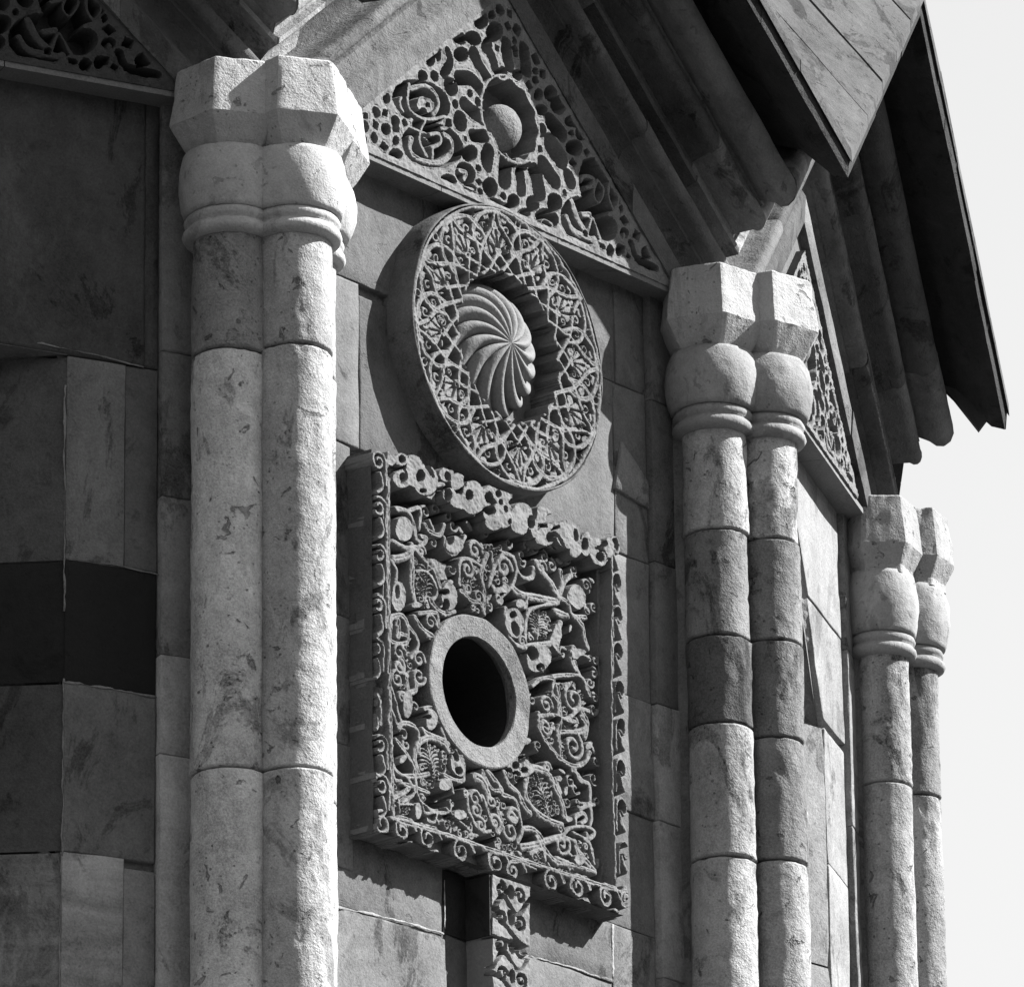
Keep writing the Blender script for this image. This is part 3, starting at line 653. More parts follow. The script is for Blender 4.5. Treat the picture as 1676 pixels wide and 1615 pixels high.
# ---- square window panel
def window_panel():
    root = face_root('window_panel', 1, 'square stone panel with arabesque carving around a dark round window', 'window panel')
    u0, u1, z0, z1 = -.362, .290, -.962, -.290
    Rf = Relief(u0-.012, u1+.012, z0-.012, z1+.012, .00135, -.004); P, E = Rf.P, Rf.E
    FT, BT = .043, .058
    def L(v, pts, w, t=None): Rf.stroke(smooth(P(v, pts), 4), max(.0074, Rf.m(v, w)*1.3), t or FT, groove=.002 if w > 32 else .001)
    def B(v, *e, t=None): Rf.fill(E(v, *e), t or FT, dome=-.001)
    def X(v, *e, f=None): Rf.cut(E(v, *e), f)
    def SP(v, x, y, r, a0=0., d=1, turns=1.4, w=22, t=None):
        x0, y0, sc = VIEW[v]; c = un(x0+x/sc, y0+y/sc, 1, Rf.o); Rf.stroke(spiral(c[0], c[1], r/sc/760., a0, d, turns*.85), max(.0070, Rf.m(v, w)*1.2), t or FT)
        if r > 55: Rf.stroke([c, (c[0]+.001, c[1])], .007, (t or FT)-.003)
    # ---- field (o about .043)
    Rf.o = .043
    for q in [('C', 1130, 1230, 230, 330, 5), ('C', 590, 1290, 130, 270, -15), ('C', 780, 1400, 80, 150), ('E', 430, 230, 110, 190), ('E', 480, 620, 150, 260), ('G', 740, 320, 150, 230), ('G', 960, 330, 110, 200, -20), ('G', 1300, 830, 210, 200, 30),
              ('H', 190, 600, 110, 170), ('H', 520, 330, 150, 240, -32), ('H', 310, 90, 160, 110), ('F', 540, 730, 240, 400), ('D', 440, 1200, 110, 150), ('D', 230, 1190, 90, 160), ('D', 440, 1480, 110, 130), ('G', 480, 620, 180, 190), ('G', 900, 900, 330, 60, 24), ('H', 450, 930, 400, 90, 22), ('H', 880, 860, 110, 150, -35)]:
        Rf.fill(E(*q), .033, edge=.003)
    # top pod
    for x, y, r, a0, d in [(1030, 980, 80, 0, 1), (960, 1160, 70, 1, -1), (1240, 1310, 85, 2, 1), (960, 1340, 45, 3, 1), (1060, 1420, 50, 0, 1), (1250, 1440, 45, 0, -1)]: SP('C', x, y, r, a0, d, w=30)
    SP('D', 145, 690, 85, 0, 1, w=28)
    L('C', [(890, 1300), (880, 1180), (900, 1080), (960, 1060), (1060, 1110), (1130, 1180)], 28); L('C', [(910, 1370), (1000, 1460), (1080, 1480), (1120, 1580)], 34)
    L('C', [(1150, 1020), (1090, 1200), (1120, 1400), (1110, 1560)], 40); L('C', [(1180, 1000), (1200, 1180), (1150, 1330)], 34); L('C', [(1300, 1010), (1240, 1090), (1190, 1210)], 28)
    L('D', [(230, 600), (250, 720), (220, 840), (150, 920), (80, 1000)], 26); L('D', [(130, 560), (220, 600), (270, 740), (340, 790), (400, 770), (400, 690)], 28); B('D', 110, 870, 80, 60, 20); X('D', 85, 835, 30, 24)
    leaves(Rf, P('C', [(1100, 1330)])[0], .016, .035, .1, FT-.004, 5)
    # top left almond
    L('C', [(430, 960), (440, 1150), (440, 1350), (470, 1490)], 44); L('C', [(440, 930), (520, 1040), (620, 1140), (680, 1250), (700, 1330)], 34)
    leaves(Rf, P('C', [(570, 1300)])[0], .020, .044, -.12, FT-.001, 8, .0062); L('C', [(480, 1180), (560, 1180), (640, 1260), (670, 1390), (640, 1440)], 26)
    Rf.fill(P('C', [(540, 1050), (640, 1050), (720, 1110), (760, 1110), (740, 1180), (770, 1260), (700, 1270), (640, 1150)]), FT)
    B('C', 780, 1420, 80, 140, -5); X('C', 752, 1490, 26, 46); X('C', 740, 1375, 40, 22); L('C', [(610, 1440), (680, 1540), (760, 1580), (840, 1560)], 34)
    for p in [(470, 1500, 60, 40), (300, 1420, 75, 150)]: B('C', *p)
    X('C', 290, 1380, 20, 60, f=.03); L('E', [(560, 60), (640, 180), (740, 250)], 44); SP('E', 720, 110, 70, 0, 1, w=28); L('E', [(600, 20), (780, 20), (800, 160)], 34)
    # corner disc top left
    B('C', 350, 790, 88, 128); L('C', [(300, 590), (400, 620), (460, 760), (480, 870), (545, 920), (575, 870), (530, 850)], 32); L('C', [(410, 610), (500, 580), (520, 640), (500, 780)], 30)
    L('C', [(560, 740), (600, 800), (700, 840), (740, 740)], 34); L('C', [(600, 700), (640, 790)], 26); SP('C', 520, 990, 50, 0, 1, w=28); L('C', [(260, 900), (380, 960), (480, 960)], 40); L('C', [(270, 1060), (380, 1040), (430, 980)], 46)
    B('C', 830, 930, 90, 90); X('C', 790, 870, 30, 50); L('C', [(740, 860), (760, 980), (850, 1010), (940, 850)], 30); L('C', [(240, 1080), (290, 1170), (280, 1300)], 30)
    # left pod
    L('E', [(310, 130), (330, 60), (420, 40), (480, 110), (490, 260)], 40); L('E', [(390, 90), (400, 200), (390, 260)], 44); L('E', [(320, 130), (320, 300), (470, 330), (480, 260), (430, 230)], 34); L('E', [(500, 150), (580, 270), (590, 370), (520, 470)], 34)
    for x, y, r, a0, d in [(400, 420, 80, 0, 1), (600, 490, 75, 0, 1), (400, 560, 70, 1, -1), (380, 690, 70, 2, 1), (600, 660, 80, 0, -1), (430, 880, 55, 0, 1)]: SP('E', x, y, r, a0, d, w=34)
    L('E', [(440, 600), (480, 700), (500, 820), (570, 800), (570, 720)], 40); B('E', 480, 940, 55, 150); L('E', [(210, 700), (300, 720), (400, 1060), (420, 1100)], 30); L('E', [(240, 700), (300, 950), (380, 1140)], 34)
    L('E', [(400, 1180), (440, 1140), (540, 1160), (600, 1260), (600, 1420)], 40)
    # bottom left pod
    L('G', [(600, 400), (560, 250), (600, 100), (720, 40), (860, 100), (900, 180)], 46); leaves(Rf, P('G', [(720, 290)])[0], .024, .034, .3, FT, 8, .0065)
    B('G', 990, 300, 75, 150, -15); X('G', 960, 220, 26, 60, -25); X('G', 1005, 375, 26, 30); L('E', [(660, 990), (760, 1000), (820, 1180), (880, 1330)], 36); B('E', 720, 1110, 70, 110); X('E', 690, 1075, 26, 24); X('E', 790, 1190, 26, 50)
    L('E', [(640, 1200), (700, 1250), (830, 1300), (900, 1350)], 44); L('G', [(860, 420), (960, 470), (1050, 480), (1060, 400)], 36); B('G', 860, 520, 75, 70); L('G', [(920, 480), (950, 600)], 30)
    L('G', [(370, 60), (470, 190), (540, 330), (560, 420)], 36); L('G', [(340, 320), (420, 420), (600, 430), (700, 410)], 36); B('G', 430, 260, 40, 60, 30); L('G', [(330, 300), (350, 460), (420, 480)], 34)
    L('G', [(400, 500), (520, 530), (700, 600)], 34); L('G', [(570, 430), (590, 640), (700, 760), (780, 790)], 30); L('G', [(480, 440), (560, 600), (430, 700)], 26); L('G', [(300, 680), (420, 620), (500, 560)], 34)
    L('G', [(400, 680), (400, 800)], 24); L('G', [(410, 720), (540, 720)], 22); B('G', 580, 790, 45, 100); L('G', [(620, 680), (660, 800), (760, 800), (900, 800), (930, 720)], 26); L('G', [(330, 640), (310, 780)], 34)
    B('G', 1010, 830, 75, 60); L('G', [(880, 760), (980, 860), (1100, 960)], 26); L('G', [(690, 870), (760, 900), (790, 780)], 24); SP('G', 880, 935, 45, 0, 1, w=22)
    # bottom pod
    for v, x, y, r, a0, d in [('G', 1170, 660, 75, 0, 1), ('G', 1180, 780, 60, 1, -1), ('G', 1340, 690, 60, 2, 1), ('G', 1560, 840, 80, 0, 1), ('H', 225, 550, 60, 0, -1), ('H', 210, 690, 80, 3, 1), ('G', 1230, 930, 65, 2, -1), ('G', 1370, 900, 70, 0, 1)]: SP(v, x, y, r, a0, d, w=34)
    L('G', [(1090, 620), (1110, 780), (1180, 920), (1260, 1000), (1330, 990)], 30); L('G', [(1250, 640), (1310, 800), (1400, 1000)], 36); L('H', [(150, 350), (260, 400), (300, 560), (320, 700), (280, 790)], 34); L('H', [(100, 500), (130, 620), (100, 700)], 36)
    L('G', [(1190, 440), (1250, 480), (1310, 620)], 60); L('H', [(0, 130), (60, 200), (130, 300)], 44); L('G', [(1250, 380), (1340, 560), (1440, 580)], 34)
    L('H', [(330, 670), (420, 670), (500, 740), (520, 800)], 40); L('H', [(330, 840), (450, 820), (560, 780), (700, 740)], 44); L('H', [(460, 740), (500, 830)], 30)
    # bottom right almond
    L('H', [(370, 170), (350, 330), (420, 470), (560, 580), (700, 630)], 46); L('H', [(420, 90), (560, 140), (640, 290), (700, 430), (730, 560)], 50); leaves(Rf, P('H', [(520, 370)])[0], .019, .042, .42, FT, 8, .0062)
    B('H', 300, 90, 140, 100, 15); [X('H', *q) for q in [(252, 68, 30, 28), (340, 112, 28, 26), (262, 155, 30, 26), (305, 15, 30, 26), (400, 15, 30, 28), (195, 130, 26, 34)]]
    L('H', [(160, 140), (190, 240), (290, 340), (350, 470), (400, 520)], 44); SP('H', 560, 90, 45, 0, 1, w=26); B('H', 670, 195, 26, 30); L('H', [(640, 200), (690, 320)], 30)
    SP('H', 680, 670, 42, 0, 1, w=26); B('H', 755, 580, 40, 38); L('H', [(700, 740), (780, 660), (930, 650), (1010, 700), (960, 760), (930, 710)], 30); L('H', [(830, 640), (830, 560), (900, 520), (930, 580), (880, 620)], 30)
    L('H', [(870, 480), (960, 450), (980, 560), (960, 640)], 30); L('H', [(960, 440), (960, 260), (900, 220), (830, 130), (800, 110)], 32); L('H', [(860, 420), (1000, 440)], 24)
    L('H', [(700, 740), (800, 780), (880, 900), (1010, 1060)], 30); L('H', [(820, 780), (850, 900), (960, 1040)], 34); L('H', [(800, 700), (960, 800), (1000, 1000)], 26); SP('H', 700, 820, 80, 0, -1, w=30); L('H', [(560, 780), (620, 760), (700, 760), (770, 800), (760, 900)], 30)
    L('H', [(540, 860), (640, 980), (800, 1010), (1010, 1080)], 40); B('H', 860, 960, 60, 60, 40); L('H', [(400, 900), (520, 860), (540, 960)], 30); SP('H', 440, 940, 45, 0, 1, w=26); L('H', [(660, 960), (760, 1000)], 50)
    # right pod
    for x, y, r, a0, d in [(625, 520, 125, 2, 1), (620, 1000, 125, 1, -1), (340, 580, 80, 0, 1), (340, 800, 70, 0, -1)]: SP('F', x, y, r, a0, d, 1.6, w=36)
    L('F', [(410, 290), (560, 275), (690, 290), (760, 400), (790, 480)], 34); L('F', [(200, 390), (300, 310), (420, 320), (400, 440), (470, 560), (460, 680)], 34); L('F', [(460, 380), (490, 700), (470, 900), (500, 1100)], 40)
    L('F', [(270, 660), (280, 850), (400, 1020), (510, 1140), (640, 1200), (740, 1160), (790, 1060)], 36); L('F', [(260, 690), (420, 680), (560, 720), (680, 620), (780, 640)], 32); L('F', [(500, 850), (700, 850), (760, 780), (700, 700)], 36)
    B('F', 590, 745, 70, 34, 10); L('F', [(700, 640), (760, 750), (740, 900)], 44); X('F', 462, 725, 24, 26); L('F', [(640, 1240), (690, 1340), (760, 1370), (790, 1420), (790, 1560)], 34); L('F', [(620, 160), (680, 260), (760, 420)], 30)
    B('F', 640, 60, 50, 60); X('F', 635, 150, 18, 26); L('F', [(600, 40), (640, 150), (660, 220)], 34); L('F', [(700, 60), (780, 100)], 26)
    # upper right pod
    leaves(Rf, P('D', [(440, 1190)])[0], .024, .028, -.1, FT, 8, .0065); L('D', [(330, 1320), (340, 1150), (380, 1060), (560, 1010), (620, 1000)], 28); L('D', [(230, 880), (300, 930), (450, 960), (600, 990)], 46); L('D', [(260, 1030), (330, 1040), (340, 970)], 30); B('D', 280, 1010, 50, 45)
    B('D', 225, 1180, 90, 140, -8); X('D', 235, 1230, 30, 56, -15); X('D', 215, 1105, 26, 26); L('D', [(330, 1390), (480, 1370), (580, 1340), (640, 1180)], 40); Rf.fill(P('D', [(590, 1180), (640, 1180), (650, 1300), (620, 1400), (660, 1490), (570, 1400), (540, 1340)]), FT)
    B('D', 440, 1490, 115, 130, 20); X('D', 390, 1450, 44, 60, -25); X('D', 455, 1570, 32, 28); L('D', [(160, 1050), (150, 1200), (220, 1350), (330, 1400)], 30); SP('D', 300, 1340, 40, 0, 1, w=26)
    B('D', 770, 950, 85, 120, -15); L('D', [(640, 720), (650, 830), (620, 930)], 36); L('D', [(740, 760), (680, 820), (640, 930)], 30); SP('D', 470, 690, 55, 0, 1, w=26); L('D', [(430, 650), (500, 760), (570, 850), (620, 960)], 50)
    SP('D', 860, 850, 50, 0, 1, w=26); L('D', [(620, 950), (700, 1000), (740, 1110), (860, 1130)], 34); L('D', [(740, 1110), (830, 1200), (850, 1320), (880, 1400)], 40); L('D', [(600, 1080), (700, 1120)], 44); L('D', [(760, 1400), (740, 1500), (770, 1580)], 40); B('D', 800, 1440, 60, 40)
    podm = (Rf.H > .031) & (np.hypot(Rf.U-RC[0], Rf.Z-RC[1]) > .134); ins = (Rf.U > u0+.045) & (Rf.U < u1-.052) & (Rf.Z > z0+.05) & (Rf.Z < z1-.055)
    Rf.pack_scrolls(podm & ins, FT-.001, 420, .0058, .0088, .0054, random.Random(8), .24)
    Rf.pack_scrolls(ins & (np.hypot(Rf.U-RC[0], Rf.Z-RC[1]) > .142), FT-.004, 60, .009, .013, .0070, random.Random(9), .04)
    # filler tendrils in the blank ground
    rs = random.Random(5)
    for _ in range(0):
        cu, cz = rs.uniform(u0+.06, u1-.07), rs.uniform(z0+.06, z1-.07)
        j, i = int((cz-Rf.z0)/Rf.c), int((cu-Rf.u0)/Rf.c)
        if math.hypot(cu-RC[0], cz-RC[1]) < .15: continue
        if Rf.H[max(0, j-5):j+6, max(0, i-5):i+6].mean() > -.03: continue
        Rf.stroke(spiral(cu, cz, rs.uniform(.007, .010), rs.random()*6, rs.choice((-1, 1)), 1.1), .0046, FT-.012)
    # ---- borders (o .058)
    Rf.o = .058
    def bz(pts, w, t=BT, g=.002): Rf.stroke([un(x, y, 1, .058) for x, y in pts], w, t, groove=g)
    bz([(637, 742), (637, 900), (638, 1060), (641, 1200), (645, 1335)], .0125); bz([(631, 742), (631, 1330)], .003, BT-.004, 0)
    bz([(1003, 905), (1003, 1060), (1003, 1250), (1010, 1455)], .0075)
    bz([(640, 1338), (740, 1368), (850, 1405), (1010, 1456)], .012)
    def eye(x, y): return un(x, y, 1, .058)
    le = [(621, 754), (622, 829), (623, 905), (621, 987), (616, 1058), (613, 1145), (624, 1217), (626, 1284), (627, 1347)]
    for i, p in enumerate(le):
        c = eye(*p); rr = .0190+.002*math.sin(i*2)
        if i == 8: Rf.stroke(spiral(c[0], c[1], .022, 1.6, 1, 1.35, .3), .0095, BT); continue
        Rf.stroke([(c[0]+.018, c[1]-.038)]+spiral(c[0], c[1], rr, -.2, 1, 1.45, .24), .0078, BT, groove=.0018)
        Rf.stroke(smooth([(c[0]+.004, c[1]-.02), (c[0]+.010, c[1]-.042), (c[0]-.004, c[1]-.056), (c[0]-.017, c[1]-.048)], 4), .0085, BT)
    be = [(660, 1357), (701, 1371), (756, 1392), (813, 1411), (841, 1424), (904, 1441), (947, 1451), (994, 1467), (1026, 1472)]
    for i, p in enumerate(be):
        c = eye(*p); rr = .0205 if i not in (4, 8) else .016
        Rf.stroke([(c[0]+.034, c[1]+.006), (c[0]+.022, c[1]+.022)]+spiral(c[0], c[1], rr, 1.4, 1, 1.3, .25), .009, BT, groove=.0018)
        Rf.fill([(c[0]+.026+.011*math.cos(q), c[1]-.019+.008*math.sin(q)) for q in [math.tau*z/10 for z in range(10)]], BT-.004)
        Rf.stroke([(c[0]+.0, c[1]+.022), (c[0]+.06, c[1]+.016)], .010, BT-.002)
    re = [(1009, 897), (1012, 956), (1014, 1010), (1014, 1069), (1017, 1132), (1019, 1194), (1019, 1260), (1020, 1325), (1024, 1396)]
    for i, p in enumerate(re):
        c = eye(*p); c = (c[0]-.004, c[1]); q0 = (c[0]-.012, c[1]-.040)
        Rf.stroke(smooth([q0, (c[0]-.011, c[1]+.008), (c[0]+.004, c[1]+.020), (c[0]+.014, c[1]+.006), (c[0]+.008, c[1]-.008), (c[0]+.0, c[1]-.002)], 5), .0062, BT)
        Rf.stroke(smooth([(c[0]-.002, c[1]-.006), (c[0]+.006, c[1]-.022), (c[0]+.013, c[1]-.034)], 4), .008, BT-.002)
    # top band of lobed leaves with drill holes
    BL = lambda v, *e: Rf.fill(E(v, *e), BT); BX = lambda v, *e: Rf.cut(E(v, *e), .020)
    for e in [(350, 300, 100, 95), (450, 230, 90, 160), (560, 320, 120, 155, -10), (690, 365, 60, 36), (760, 270, 70, 80), (860, 330, 80, 85), (780, 460, 70, 75), (870, 520, 85, 80), (1010, 480, 120, 165, -10), (1120, 560, 60, 40),
              (330, 130, 70, 70), (1180, 420, 80, 70), (1290, 480, 90, 90), (1180, 640, 80, 75), (1290, 700, 90, 85), (240, 130, 50, 60)]: BL('C', *e)
    for e in [(120, 200, 90, 110), (290, 260, 110, 150), (400, 300, 40, 140), (480, 220, 80, 90), (500, 420, 95, 90), (580, 330, 70, 50, 20), (700, 400, 110, 140, -20), (770, 510, 60, 100), (860, 480, 50, 120), (930, 560, 40, 80), (985, 600, 78, 92), (60, 290, 90, 80), (930, 470, 70, 50), (1060, 520, 50, 100)]: BL('D', *e)
    for e in [(515, 275, 32, 46), (340, 285, 30, 34), (335, 125, 30, 34), (600, 230, 14, 70, -30), (770, 290, 24, 42, -15), (765, 465, 30, 48), (965, 460, 40, 42), (930, 330, 12, 50), (1160, 480, 30, 46), (1160, 600, 46, 28), (1250, 450, 18, 22), (1310, 590, 22, 26), (1345, 710, 22, 26), (1270, 530, 16, 24), (1200, 520, 18, 20),
              (230, 240, 20, 46), (540, 420, 24, 14)]: BX('C', *e)
    for e in [(375, 290, 28, 46), (545, 262, 36, 34), (550, 425, 42, 36), (850, 480, 26, 46), (980, 600, 34, 40), (770, 400, 14, 46, -10), (205, 110, 30, 20, -30), (150, 190, 18, 24), (180, 290, 18, 22), (20, 190, 40, 36), (105, 120, 14, 18), (350, 390, 12, 40), (1020, 480, 26, 24), (630, 260, 30, 20), (410, 190, 12, 60)]: BX('D', *e)
    for v, pts in [('C', [(250, 210), (300, 190), (360, 230), (380, 290), (340, 330)]), ('C', [(690, 400), (760, 400), (800, 450), (780, 510)]), ('D', [(620, 330), (560, 370), (620, 420), (690, 560)]), ('D', [(940, 520), (1020, 550), (1040, 620)])]:
        Rf.carve(smooth(P(v, pts), 4), .0035, .045)
    # mask: border stones keep a lobed outer edge
    U, Z = Rf.U, Rf.Z; rr = np.hypot(U-RC[0], Z-RC[1])
    solid = (U > u0+.014) & (U < u1-.010) & (Z > z0+.016) & (Z < z1-.014)
    sh = U-u0
    band = (U < u0+.048) | (Z < z0+.050) | (U > u1-.040)
    lob = .006*np.abs(np.sin(np.pi*(Z-.02)/.088)); lob2 = .006*np.abs(np.sin(np.pi*U/.07))
    edge_in = (U > u0+.003+lob) & (U < u1+.001) & (Z > z0+.005+lob2) & (Z < z1-.006)
    Rf.H = np.where(band & edge_in, np.maximum(Rf.H, .032), Rf.H)
    lob3 = .005*np.abs(np.sin(np.pi*U/.06))
    Rf.H = np.where((Z > z1-.052+lob3) & edge_in & (Z < z1-.008-lob3) & (Rf.H < .014), .043, Rf.H)
    pass
    solid = solid | edge_in
    mask = (edge_in | ((Z > z1-.05) & (Rf.H > .0))) & (rr > .124)
    mask[[0, -1], :] = False; mask[:, [0, -1]] = False
    relief_mesh('arabesque_carving', Rf, mask, M_carve, root, floor=-.085)
    # rough body block seen on its left side and underside
    vs = [(u0+.010, -.030, z0+.012), (u1-.008, -.030, z0+.012), (u1-.008, -.030, z1-.010), (u0+.010, -.030, z1-.010)]
    def sidewall(a, b, n_, nm):
        vs, fs = [], []
        for i in range(n_+1):
            f = i/n_; u = a[0]+(b[0]-a[0])*f; z = a[1]+(b[1]-a[1])*f
            for j, o in enumerate((.050, .035, .018, -.015)):
                w = .003*nz(u, o, z, 22)+.0025*abs(math.sin(f*n_/6.))
                du, dz = (w, 0) if abs(b[1]-a[1]) > abs(b[0]-a[0]) else (0, w)
                vs.append((u+du, -o, z+dz))
        for i in range(n_):
            for j in range(3): fs.append((i*4+j, (i+1)*4+j, (i+1)*4+j+1, i*4+j+1))
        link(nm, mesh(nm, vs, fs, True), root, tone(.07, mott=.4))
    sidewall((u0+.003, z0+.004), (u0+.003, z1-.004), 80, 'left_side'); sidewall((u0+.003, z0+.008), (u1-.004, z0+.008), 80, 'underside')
    # plain window surround
    ws = link('window_surround', ring_mesh([(.1320, -.06), (.1320, .040), (.1305, .0435), (.1285, .0448), (.112, .0440), (.0955, .0425), (.0940, .0405), (.0938, .030), (.0990, .0195)], *RC[:2], wob=.004), root, M_ring)
    ws.data.set_sharp_from_angle(angle=math.radians(25))
window_panel()

# ---- carved pier below the panel
def pier():
    root = face_root('carved_pier', 1, 'narrow carved stone strip hanging below the square window panel', 'carved stone')
    Rf = Relief(-.066, .030, -1.50, -.962, .0016, .030, .056); Rf.o = .056
    rs = random.Random(3)
    for q, zc in enumerate([-1.005, -1.05, -1.10, -1.15, -1.21, -1.27, -1.33, -1.39, -1.45]):
        s_ = 1 if q % 2 else -1
        Rf.carve(smooth([(-.066, zc+.02*s_), (-.04, zc+.012), (-.02, zc), (.0, zc-.012), (.030, zc-.022*s_)], 5), .0055, .036)
        for sx in (-.042, .006):
            Rf.carve(spiral(sx, zc+.022, .0135, rs.random()*6, s_, 1.1, .35), .0052, .034)
        Rf.cut([(-.018+.008*math.cos(a), zc+.024+.012*math.sin(a)) for a in [math.tau*i/12 for i in range(12)]], .028)
    for zz in (-1.068,): Rf.carve([(-.066, zz), (.03, zz)], .005, .03)
    relief_mesh('strip_carving', Rf, np.ones(Rf.H.shape, bool), M_carve, root, floor=-.02)
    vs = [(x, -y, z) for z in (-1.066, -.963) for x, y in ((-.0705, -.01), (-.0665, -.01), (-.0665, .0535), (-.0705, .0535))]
    link('strip_side_shade', mesh('strip_side_shade', vs, [(0, 1, 2, 3), (4, 5, 6, 7), (0, 1, 5, 4), (1, 2, 6, 5), (2, 3, 7, 6), (3, 0, 4, 7)]), root, tone(.015))  # thin near-black plate, the side's shade put into its colour
pier()
# lime lumps on top of the panel, part of the wall
# round boss on face 2's niche jamb
def knob():
    c = un(1318, 1333, 2, .02); vs, fs = [], []; n1, n2 = 10, 18
    for j in range(n1+1):
        ph = math.pi*.5*j/n1
        for i in range(n2):
            a = math.tau*i/n2; vs.append(L2W(2, c[0]+.055*math.sin(ph)*math.cos(a), -.05+.075*math.cos(ph), c[1]+.03*math.sin(ph)*math.sin(a)))
    for j in range(n1):
        for i in range(n2): fs.append((j*n2+i, j*n2+(i+1) % n2, (j+1)*n2+(i+1) % n2, (j+1)*n2+i))
    return tag(link('round_knob', mesh('round_knob', vs, fs, True), wall, tone(.3)), label='pale round knob in the niche')
knob()

# ------------------------------------------------------------------ column clusters
def lathe(prof, cx, cy, n=56, rough=.0012, sd=0., pits=0.0, hexr=None, hrot=0.):
    """prof (r,z); local coords; optional hexagonal plan"""
    vs, fs = [], []; m = len(prof)
    for (r, z) in prof:
        for i in range(n):
            a = math.tau*i/n; rr = r
            if hexr:
                q = (a-hrot) % (math.pi/3)-math.pi/6; rr = r*math.cos(math.pi/6)/math.cos(q)
                rr = min(rr, r*.985)
            x, y = rr*math.cos(a), rr*math.sin(a)
            d = rough*(nz(x, y, z, 7, sd)*1.6+nz(x, y, z, 45, sd)+.6*nz(x, y, z, 110, sd))
            if pits:
                p = nz(x, y, z, 60, sd+5); g = nz(x, y, z, 9, sd+2)
                if g > .05 and p > .1: d -= pits*(p-.1)*min(1, (g-.05)*5)
            f = (rr+d)/max(rr, 1e-5) if rr > .001 else 1
            vs.append((cx+x*f, cy+y*f, z+d*.3))
    for j in range(m-1):
        for i in range(n): fs.append((j*n+i, j*n+(i+1) % n, (j+1)*n+(i+1) % n, (j+1)*n+i))
    fs.append(tuple(range(n))); fs.append(tuple((m-1)*n+i for i in range(n)))
    return mesh('lathe', vs, fs, True)
def zsteps(z0, z1, st=.012):
    n = max(2, int(abs(z1-z0)/st)); return [z0+(z1-z0)*i/n for i in range(n+1)]
SH = {'L': (-.085, .06), 'F': (0., .12), 'R': (.070, .055)}
def cluster(k, label, rs, drums, capv, abv, rough):
    root = corner_root('column_cluster', k, label, 'columns', 'clustered engaged columns at the drum corners')
    vs = [(x, -y, z) for z in (-2.4, .11) for x, y in ((-.105, -.05), (.105, -.05), (.105, .046), (-.105, .046))]
    link('corner_pier', mesh('corner_pier', vs, [(0, 1, 2, 3), (4, 5, 6, 7), (0, 1, 5, 4), (1, 2, 6, 5), (2, 3, 7, 6), (3, 0, 4, 7)]), root, tone(.12))
    for nm, (tx, rho) in SH.items():
        if k == 3: rho, tx = rho-.018, tx*.96
        r = rs[nm]; cuts = drums[nm]; sd = k*7+ord(nm)*.3
        for i, (z1, v) in enumerate(cuts):
            z0 = cuts[i+1][0] if i+1 < len(cuts) else -2.4
            e = .003; rr = r*(1+random.uniform(-.015, .015))
            prof = [(rr-.004, z1-.0012), (rr, z1-.0012-e)]+[(rr, z) for z in zsteps(z1-.006, z0+.006)]+[(rr, z0+.0012+e), (rr-.004, z0+.0012)]
            o = link('shaft_drum', lathe(prof, tx+random.uniform(-.001, .001), -rho+random.uniform(-.001, .001), 60, rough, sd+i, pits=.006), root,
                     tone(v, mott=.55, grain=.8, bump=1.0, pit=.8, streak=.45))
        # astragal: two rings, then the cushion
        zr = -.034 if k != 3 else -.05
        rg = [(r+.001, zr), (r+.013, zr+.004), (r+.017, zr+.011), (r+.015, zr+.018), (r+.010, zr+.023), (r+.0085, zr+.026), (r+.0125, zr+.029), (r+.0145, zr+.036), (r+.011, zr+.043), (r+.009, zr+.045)]
        link('neck_ring', lathe(rg, tx, -rho, 60, .0009, sd), root, tone(capv, mott=.25, grain=.4, streak=.1))
        rb = .086 if k < 3 else .072
        cz = []
        for i in range(15):
            t_ = i/14; z = zr+.045+(.117-zr-.045)*t_
            f = math.sin(math.pi*(.14+.70*t_))**.75; cz.append((r+.004+(rb-r-.004)*f, z))
        link('cushion_capital', lathe(cz, tx, -rho, 60, rough, sd+3, pits=.004), root, tone(capv, mott=.35, grain=.4, pit=.5, streak=.2))
        ha = .101 if k < 3 else .084
        # local angle: outward is -Y (angle -90 deg); one arris points (almost) outward
        hr = -math.pi/2+math.radians(8)
        dz = {'L': 0, 'F': .0023, 'R': -.002}[nm]
        dxa = .010 if nm == 'R' else 0
        pr = [(.068, .112+dz), (ha*.80, .128+dz), (ha*.985, .158+dz), (ha*1.03, .166+dz)]+[(ha*(1.03-.13*(z-.166)/.095), z+dz) for z in zsteps(.172, .258, .014)]+[(ha*.895, .2625+dz), (ha*.86, .266+dz)]
        ab = link('abacus_block', lathe(pr, tx+dxa, -rho, 96, rough*1.2, sd+6, pits=.006, hexr=True, hrot=hr), root, tone(abv, mott=.25, grain=.4, pit=.8, streak=.15, bump=.8))
        ab.data.set_sharp_from_angle(angle=math.radians(20))
    return root
cluster(1, 'pale weathered column cluster with faceted capitals, largest and leftmost', dict(L=.0625, F=.062, R=.05),
        dict(L=[(-.03, 0.187), (-.234, 0.374), (-.944, 0.419), (-1.7, 0.364)], F=[(-.03, 0.218), (-.226, 0.255), (-.944, 0.255), (-1.7, 0.243)], R=[(-.03, 0.273), (-.235, 0.273), (-.96, 0.273)]), .30, .30, .0012)
cluster(2, 'middle column cluster with dark and pale shaft drums under a double faceted block', dict(L=.0565, F=.054, R=.05),
        dict(L=[(-.02, 0.255), (-.219, 0.127), (-.414, 0.079), (-.574, 0.231), (-.813, 0.218), (-1.6, 0.206)], F=[(-.02, 0.255), (-.22, 0.140), (-.408, 0.121), (-.584, 0.121), (-.805, 0.218), (-1.6, 0.206)],
             R=[(-.02, 0.212), (-.4, 0.182), (-.8, 0.182)]), .20, .24, .0017)
